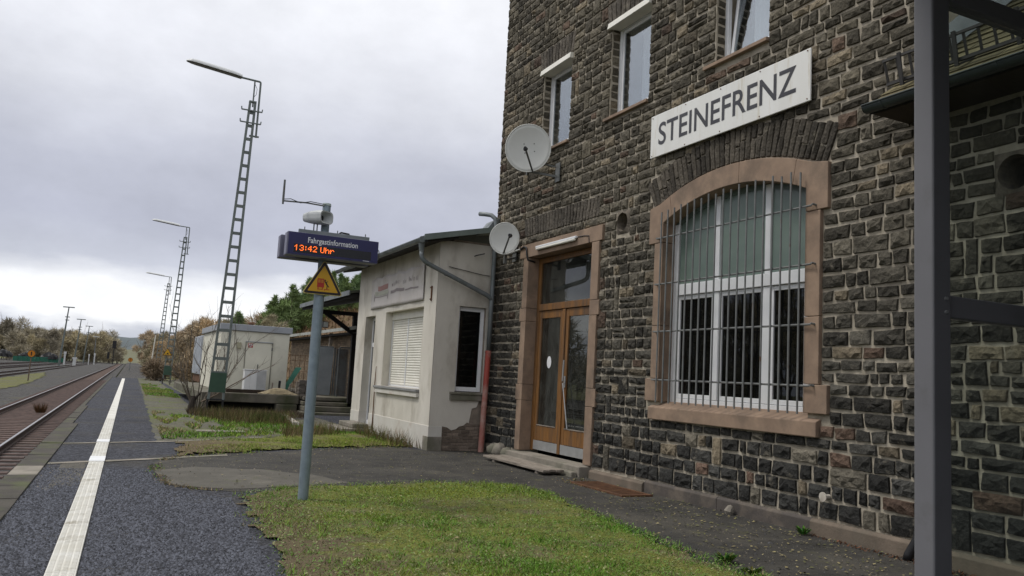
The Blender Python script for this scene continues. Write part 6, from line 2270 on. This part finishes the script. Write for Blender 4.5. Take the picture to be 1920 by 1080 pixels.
# plants at the wall foot
def tuft(x, y, r, h, nb, col, label, nm='plant_tuft'):
    mb = MB()
    for k in range(nb):
        a = random.uniform(0, 6.28)
        rr = random.uniform(0, r * .3)
        p_ = Vector((x + math.cos(a) * rr, y + math.sin(a) * rr, .004))
        q_ = p_ + Vector((math.cos(a) * r * random.uniform(.4, 1.1), math.sin(a) * r * random.uniform(.4, 1.1), h * random.uniform(.4, 1)))
        w = .012
        s_ = Vector((-math.sin(a) * w, math.cos(a) * w, 0))
        m_ = p_.lerp(q_, .6) + Vector((0, 0, h * .15))
        cc = tuple(c_ * random.uniform(.6, 1.4) for c_ in col)
        mb.add([p_, m_ + s_, q_, m_ - s_], [(0, 1, 2, 3)], cc)
    return single(nm, mb, m_grass, label, 'plant', (x, y, 0), fix=False)
tuft(7.36, 7.22, .10, .10, 40, (.07, .17, .03), 'bright green weed at the joint of the plinth')
tuft(5.35, 6.2, .12, .10, 60, (.085, .17, .03), 'fresh green grass tuft at the near lawn corner')
tuft(5.25, 5.75, .10, .08, 40, (.08, .15, .03), 'small grass tuft at the lower picture edge beside the lawn')
# rusty grate
gt_ = thing('drain_grate', 'rusty flat grate in the paving below the barred window', 'grate', (7.0, 10.8, 0))
part('frame', MB().box(6.78, 6.82, 10.1, 11.6, .005, .03).box(7.28, 7.32, 10.1, 11.6, .005, .03).box(6.821, 7.279, 10.1, 10.14, .005, .03).box(6.821, 7.279, 11.56, 11.6, .005, .03), m_rust, gt_)
for k in range(22):
    y_ = 10.17 + k * .063
    part('slat', MB().box(6.822, 7.278, y_, y_ + .03, .006, .026), m_rust, gt_)
# rubble at the foot of the downpipe
rub = random.Random(17)
for i, (x, y_, r) in enumerate(((7.42, 15.95, .17), (7.40, 15.62, .19), (7.43, 15.34, .15))):
    V_, F_ = [], []
    for j in range(6):
        for k in range(9):
            th, ph = 2 * math.pi * k / 9, math.pi * j / 5 - math.pi / 2
            rr = r * rub.uniform(.82, 1.12)
            V_.append((x + rr * math.cos(ph) * math.cos(th) * .8, y_ + rr * math.cos(ph) * math.sin(th), r * .65 + rr * .85 * math.sin(ph)))
    for j in range(5):
        for k in range(9):
            F_.append((j * 9 + k, j * 9 + (k + 1) % 9, (j + 1) * 9 + (k + 1) % 9, (j + 1) * 9 + k))
    single('rubble_stone', MB().add(V_, F_), m_concrete, ('pale rubble stone at the foot of the red downpipe', 'largest pale rubble stone between downpipe and door step', 'pale rubble stone touching the door step')[i], 'stone', (x, y_, 0), smooth=True)
single('kerb_stone', MB().hexa([(4.65, 23.2, 0), (4.8, 23.1, 0), (5.25, 27.4, 0), (5.1, 27.5, 0), (4.65, 23.2, .12), (4.8, 23.1, .12), (5.25, 27.4, .08), (5.1, 27.5, .08)]), m_base, 'long pale kerb stone lying slanted in the weeds', 'kerb', (4.9, 25, 0), bevel=.015)
single('stone_slab', MB().box(1.9, 3.0, 20.3, 20.75, .0, .035), m_concrete, 'flat pale concrete slab lying in the verge grass', 'slab', (2.4, 20.5, 0), bevel=.01)


# ------------------------------------------------------------------ bare shrub beside the hut
def branch(mb, p, d, L, r, depth, rnd, col, spread=.6, droop=0):
    n = 4
    pts, rs_ = [Vector(p)], [r]
    dd = Vector(d).normalized()
    for i in range(n):
        dd = (dd + Vector((rnd.uniform(-1, 1), rnd.uniform(-1, 1), rnd.uniform(-.6, .8) - droop)) * .16).normalized()
        pts.append(pts[-1] + dd * L / n)
        rs_.append(r * (1 - .75 * (i + 1) / n))
    mb.tube(pts, rs_, 5 if depth else 4, False, col)
    if depth:
        for k in range(rnd.randint(3, 5)):
            t = rnd.uniform(.3, .95)
            i = min(n - 1, int(t * n))
            q = pts[i].lerp(pts[i + 1], t * n - i)
            nd = (dd + Vector((rnd.uniform(-1, 1), rnd.uniform(-1, 1), rnd.uniform(-.4, .8))) * spread).normalized()
            branch(mb, q, nd, L * rnd.uniform(.35, .6), r * .45, depth - 1, rnd, col, spread)


m_bark = attr_mat('bark', .95, .3, 20, .4, 30)
shb = thing('bare_shrub', 'leafless grey shrub growing at the end of the ramp before the hut', 'shrub', (2.75, 29.4, 0))
rn = random.Random(12)
for k in range(12):
    mb = MB()
    a = rn.uniform(0, 6.28)
    branch(mb, (2.72 + .12 * math.cos(a), 29.4 + .12 * math.sin(a), 0), (.45 * math.cos(a) + .05, .45 * math.sin(a), 1), rn.uniform(1.6, 2.9), .024, 2, rn, (.17, .145, .115), .7)
    part('stem', mb, m_bark, shb, fix=False)
mb = MB()
branch(mb, (2.8, 29.35, .3), (1, 0, .55), 2.1, .03, 2, rn, (.19, .15, .11), .5)
part('stem', mb, m_bark, shb, fix=False)
# dark stump beside it
single('stump', MB().tube([(2.45, 28.8, -.02), (2.47, 28.85, .25), (2.52, 28.9, .5)], [.12, .09, .05], 7).tube([(2.5, 28.9, .35), (2.75, 29.1, .62)], [.05, .03], 6), M('dark bark', (.035, .028, .022), None, 9, 1, .6, 40), 'dark broken stump at the ramp corner left of the lamp mast', 'stump', (2.45, 28.8, 0))

# ------------------------------------------------------------------ hill, far ridge, meadow
m_hill = ground_mat('brown bracken slope', [(.3, (.13, .085, .05)), (.7, (.17, .115, .065))], .25, 1, .8, 3, .3, patch=[((.12, .12, .045), .12, .55, .7)])


def sm(a, b, x):
    t = np.clip((x - a) / (b - a), 0, 1)
    return t * t * (3 - 2 * t)


def hillh(x, y):
    return -.7 + 10.0 * sm(7.5, 31, x - .02 * (y - 110)) * sm(62, 112, y) + 1.0 * vnoise(x * .12, y * .12, 3) * sm(60, 90, y) * sm(9, 16, x) + 5 * sm(30, 75, x) * sm(70, 140, y)


gx, gy = np.meshgrid(np.linspace(8, 110, 60), np.linspace(58, 330, 70))
gz = hillh(gx, gy)
idx = np.arange(gx.size).reshape(gx.shape)
F = np.stack([idx[:-1, :-1], idx[:-1, 1:], idx[1:, 1:], idx[1:, :-1]], -1).reshape(-1, 4)
npmesh('hill', np.stack([gx, gy, gz], -1).reshape(-1, 3), F, m_hill, kind='structure', smooth=True)


def ridge(name, y0, depth, x0, x1, h, mat, seed, base=-.7):
    gx, gy = np.meshgrid(np.linspace(x0, x1, 90), np.linspace(y0, y0 + depth, 8))
    t = (gy - y0) / depth
    gz = base + h * np.sin(np.pi * t / 2) * (1 + .22 * vnoise(gx * 2.2 / h, gy * 0.5 / h, seed))
    idx = np.arange(gx.size).reshape(gx.shape)
    F = np.stack([idx[:-1, :-1], idx[:-1, 1:], idx[1:, 1:], idx[1:, :-1]], -1).reshape(-1, 4)
    return npmesh(name, np.stack([gx, gy, gz], -1).reshape(-1, 3), F, mat, kind='structure', smooth=True)


ridge('far_hill', 900, 500, -700, 900, 34, ground_mat('haze tinted forest', [(.3, (.085, .105, .11)), (.7, (.12, .14, .145))], .02, 1, 0, 3), 5)  # bluish tint of the far ridge is haze put into the colour
ridge('meadow', 360, 330, -20, 60, 9.5, ground_mat('pale meadow', [(.3, (.125, .13, .075)), (.7, (.155, .15, .095))], .05, 1, 0, 3), 6)

# ------------------------------------------------------------------ trees
m_crown = attr_mat('twigs and leaves', .95, .25, 1.2, 0, spec=.1)


def crown_arrays(rng, blobs, n, L, W, up, col):
    """twig-like thin faces through a cluster of blobs; shell-weighted with gaps"""
    k = rng.integers(0, len(blobs), n)
    B = np.array(blobs)[k]
    d = rng.normal(0, 1, (n, 3))
    d /= np.linalg.norm(d, axis=1)[:, None]
    r = rng.random(n) ** .45
    p = B[:, :3] + d * B[:, 3:6] * r[:, None]
    dirv = d * .6 + rng.normal(0, .5, (n, 3)) + np.array([0, 0, up])
    dirv /= np.linalg.norm(dirv, axis=1)[:, None]
    ll = L * rng.uniform(.5, 1.5, n)[:, None]
    side = np.cross(dirv, rng.normal(0, 1, (n, 3)))
    side /= np.maximum(np.linalg.norm(side, axis=1)[:, None], 1e-6)
    ww = W * rng.uniform(.5, 1.5, n)[:, None]
    V = np.stack([p - side * ww, p + side * ww, p + dirv * ll], 1).reshape(-1, 3)
    kb = rng.uniform(.7, 1.3, (len(blobs), 1))[k]
    c = np.array(col) * kb * rng.uniform(.55, 1.4, (n, 1))
    return V, np.repeat(c, 3, 0)


def tree_proto(name, seed, h, w, col, n, label, group, L=.5, W=.05, trunkcol=(.19, .16, .125), low=.15, conifer=False, loc=(0, 0, 0)):
    rng = np.random.default_rng(seed)
    rnd = random.Random(seed)
    t = thing(name, label, 'tree', (0, 0, 0), group)
    mb = MB()
    if conifer:
        mb.tube([(0, 0, -.3), (0, 0, h * .5), (0, 0, h * .97)], [.14, .09, .02], 6, False, trunkcol)
    else:
        for k in range(rnd.randint(2, 4)):
            branch(mb, (rnd.uniform(-.2, .2) * w, rnd.uniform(-.2, .2) * w, -.4), (rnd.uniform(-.35, .35), rnd.uniform(-.35, .35), 1), h * rnd.uniform(.75, .98), .10, 2, rnd, trunkcol, .7)
    part('trunk', mb, m_bark, t, fix=False)
    if conifer:
        nl = 13
        bl = []
        for i in range(nl):
            q = i / (nl - 1)
            rad = w * (1 - q ** 2.2) ** .8 * .9 + .12
            m_ = max(3, int(7 * (1 - q) + 2))
            for k in range(m_):
                a = rng.uniform(0, 6.28)
                bl.append((math.cos(a) * rad * .62, math.sin(a) * rad * .62, h * (.06 + .92 * q) + rng.uniform(-.1, .1), rad * .45 + .05, rad * .45 + .05, h * .045 + .03))
    else:
        bl = []
        for k in range(rnd.randint(13, 18)):
            a = rnd.uniform(0, 6.28)
            q = rnd.uniform(low, .95)
            rr = w * math.sin(math.pi * (.25 + .65 * q)) * rnd.uniform(.25, .95)
            s_ = rnd.uniform(.18, .36) * w
            bl.append((math.cos(a) * rr, math.sin(a) * rr, h * q, s_, s_, s_ * rnd.uniform(.8, 1.3)))
    V, C_ = crown_arrays(rng, bl, n, L, W, .25 if not conifer else .35, col)
    o = npmesh('crown', V, np.arange(len(V)).reshape(-1, 3), m_crown, parent=t, colors=C_)
    o.location = (0, 0, 0)
    return t


G1, G2, G3 = 'bare trees beyond the yard tracks', 'brown trees beside the line on the right', 'conifers on the hill'
lab1 = 'bare olive brown tree in the row beyond the yard tracks'
lab2 = 'leafless brown tree in the belt right of the line'
lab3 = 'dark green conifer on top of the brown hill'
protoA = [tree_proto('bare_tree', 41 + i, 7.5, 3.6, c_, 5200, lab1, G1, .8, .055) for i, c_ in enumerate(((.42, .375, .275), (.44, .385, .25), (.38, .345, .265)))]  # crowns lightened and greyed, distance haze put into their colour
protoB = [tree_proto('bare_tree', 51 + i, 7.0, 3.0, c_, 5200, lab2, G2, .6, .045) for i, c_ in enumerate(((.44, .355, .245), (.40, .36, .24), (.46, .355, .225)))]
protoC = [tree_proto('conifer', 61 + i, 6.5, 2.3, c_, 6500, lab3, G3, .45, .05, conifer=True) for i, c_ in enumerate(((.20, .27, .11), (.23, .30, .115), (.17, .24, .11)))]
cm = children_map()
used = set()


def plant(protos, i, x, y, z, s, rz, label=None):
    t = protos[i]
    if t.name not in used:
        used.add(t.name)
        t.location = (x, y, z)
        t.rotation_euler = (0, 0, rz)
        t.scale = (s,) * 3 if not isinstance(s, tuple) else s
    else:
        t = copy_thing(t, (x, y, z), rz, s, cm=cm)
    if label:
        t['label'] = label
    return t


rt = random.Random(77)
# left belt: nearer clump at the far left, then the long row
for k in range(9):
    plant(protoA, k % 3, -38 + k * 2.6 + rt.uniform(-1, 1), 262 + rt.uniform(-8, 8), -.5, rt.uniform(1.3, 1.65) * (1 if k < 6 else .75), rt.uniform(0, 6))
for k in range(16):
    plant(protoA, (k + 1) % 3, -30 + k * 2.15 + rt.uniform(-1, 1), 330 + rt.uniform(-15, 15), -.4, rt.uniform(1.15, 1.5), rt.uniform(0, 6))
# right belt
for k in range(15):
    y_ = 205 - k * 7.5
    x = 7.5 + rt.uniform(0, 2.5) + k * .15
    plant(protoB, k % 3, x, y_, -.4, rt.uniform(.8, 1.1), rt.uniform(0, 6))
for k in range(9):
    plant(protoB, (k + 2) % 3, 12.0 + k * .75 + rt.uniform(-1, 1), 150 - k * 5, 0 + k * .3, rt.uniform(.75, 1.0), rt.uniform(0, 6))
# the belt goes on along the far side of the yard
for k in range(22):
    plant(protoA, k % 3, -36 + rt.uniform(-4, 4), 8 + k * 10.5, -.5, rt.uniform(1.5, 1.9), rt.uniform(0, 6))
# far trees flanking the gap
for k in range(5):
    plant(protoB, k % 3, 11 + k * 3.5, 300 + rt.uniform(-10, 10), -.4, 1.6, rt.uniform(0, 6))
# conifers
for k in range(56):
    x = 14.5 + k * .52 + rt.uniform(-.8, .8)
    y_ = 120 + rt.uniform(-9, 14)
    zz = float(hillh(np.array([x]), np.array([y_]))[0])
    plant(protoC, k % 3, x, y_, zz - .2, rt.uniform(.72, 1.12), rt.uniform(0, 6))
# bracken and bushes on the slope
rng = np.random.default_rng(5)
n = 26000
x = rng.uniform(8.5, 60, n)
y_ = rng.uniform(72, 118, n)
z_ = hillh(x, y_)
bt = np.clip(vnoise(x * .35, y_ * .35, 9) * .9 + .5, .1, 1.5)
d = rng.normal(0, .4, (n, 3)) + np.array([0, 0, 1])
P0 = np.stack([x, y_, z_ + rng.uniform(-.05, .5, n) * bt], 1)
sd = rng.normal(0, 1, (n, 3)); sd /= np.linalg.norm(sd, axis=1)[:, None]
ll = rng.uniform(.3, .9, n)[:, None] * bt[:, None]
V = np.stack([P0 - sd * .07, P0 + sd * .07, P0 + d * ll], 1).reshape(-1, 3)
c = np.where(rng.random((n, 1)) < .75, np.array([.18, .115, .065]), np.array([.13, .115, .045])) * rng.uniform(.5, 1.35, (n, 1)) * (.75 + .3 * bt[:, None])
npmesh('bracken', V, np.arange(3 * n).reshape(-1, 3), m_crown, kind='stuff', label='brown bracken and brambles covering the hill slope', colors=np.repeat(c, 3, 0))


# ------------------------------------------------------------------ hedge and bushes by the second lamp mast
def bush(name, label, x0, x1, y0, y1, h, n, col, seed, L=.3, W=.03, cat='bush'):
    rng = np.random.default_rng(seed)
    rnd = random.Random(seed)
    bl = []
    m_ = max(4, int((x1 - x0) * 2.2))
    for k in range(m_):
        s_ = rnd.uniform(.25, .45) * h
        bl.append((rnd.uniform(x0, x1), rnd.uniform(y0, y1), rnd.uniform(.25, .75) * h, s_ * 1.3, s_ * 1.3, s_))
    V, C_ = crown_arrays(rng, bl, n, L, W, .3, col)
    t = thing(name, label, cat, ((x0 + x1) / 2, (y0 + y1) / 2, 0))
    npmesh('twigs', V, np.arange(len(V)).reshape(-1, 3), m_crown, parent=t, colors=C_)
    mb = MB()
    for k in range(5):
        branch(mb, (rnd.uniform(x0, x1), rnd.uniform(y0, y1), -.05), (rnd.uniform(-.5, .5), rnd.uniform(-.5, .5), 1), h * .9, .03, 1, rnd, (.08, .06, .045))
    part('stems', mb, m_bark, t, fix=False)
    return t


bush('hedge', 'low brown bramble hedge behind the second lattice lamp mast', 2.7, 9.0, 70, 74, 1.55, 9000, (.29, .225, .155), 3, .4, .035)
bush('bush', 'dark green ivy bush at the end of the brown hedge', 4.9, 6.0, 54, 55, 1.2, 3000, (.045, .065, .025), 4, .25, .04)
bush('bush', 'low brown undergrowth between hedge and loading ramp', 3.9, 6.5, 49, 52.5, .9, 3500, (.22, .165, .10), 5, .25, .03)
bush('bush', 'brown shrubs beside the pale container', 4.0, 9.0, 56, 62, 2.4, 6000, (.34, .25, .15), 6, .45, .035)
# rubble line in front of the hedge
for k in range(7):
    x, y_ = 4.0 + k * .55, 66 + .4 * math.sin(k * 2)
    r = .16 + .05 * (k % 3)
    single('rubble_block', MB().hexa([(x - r, y_ - r, -.02), (x + r, y_ - r * .8, -.02), (x + r, y_ + r, -.02), (x - r * .8, y_ + r, -.02), (x - r * .8, y_ - r * .7, r * 1.1), (x + r * .8, y_ - r * .6, r * 1.3), (x + r * .7, y_ + r * .8, r * 1.2), (x - r * .6, y_ + r * .7, r)]), m_concrete, 'small pale rubble block in the line before the brown hedge', 'stone', (x, y_, 0), 'rubble blocks before the hedge', bevel=.02)
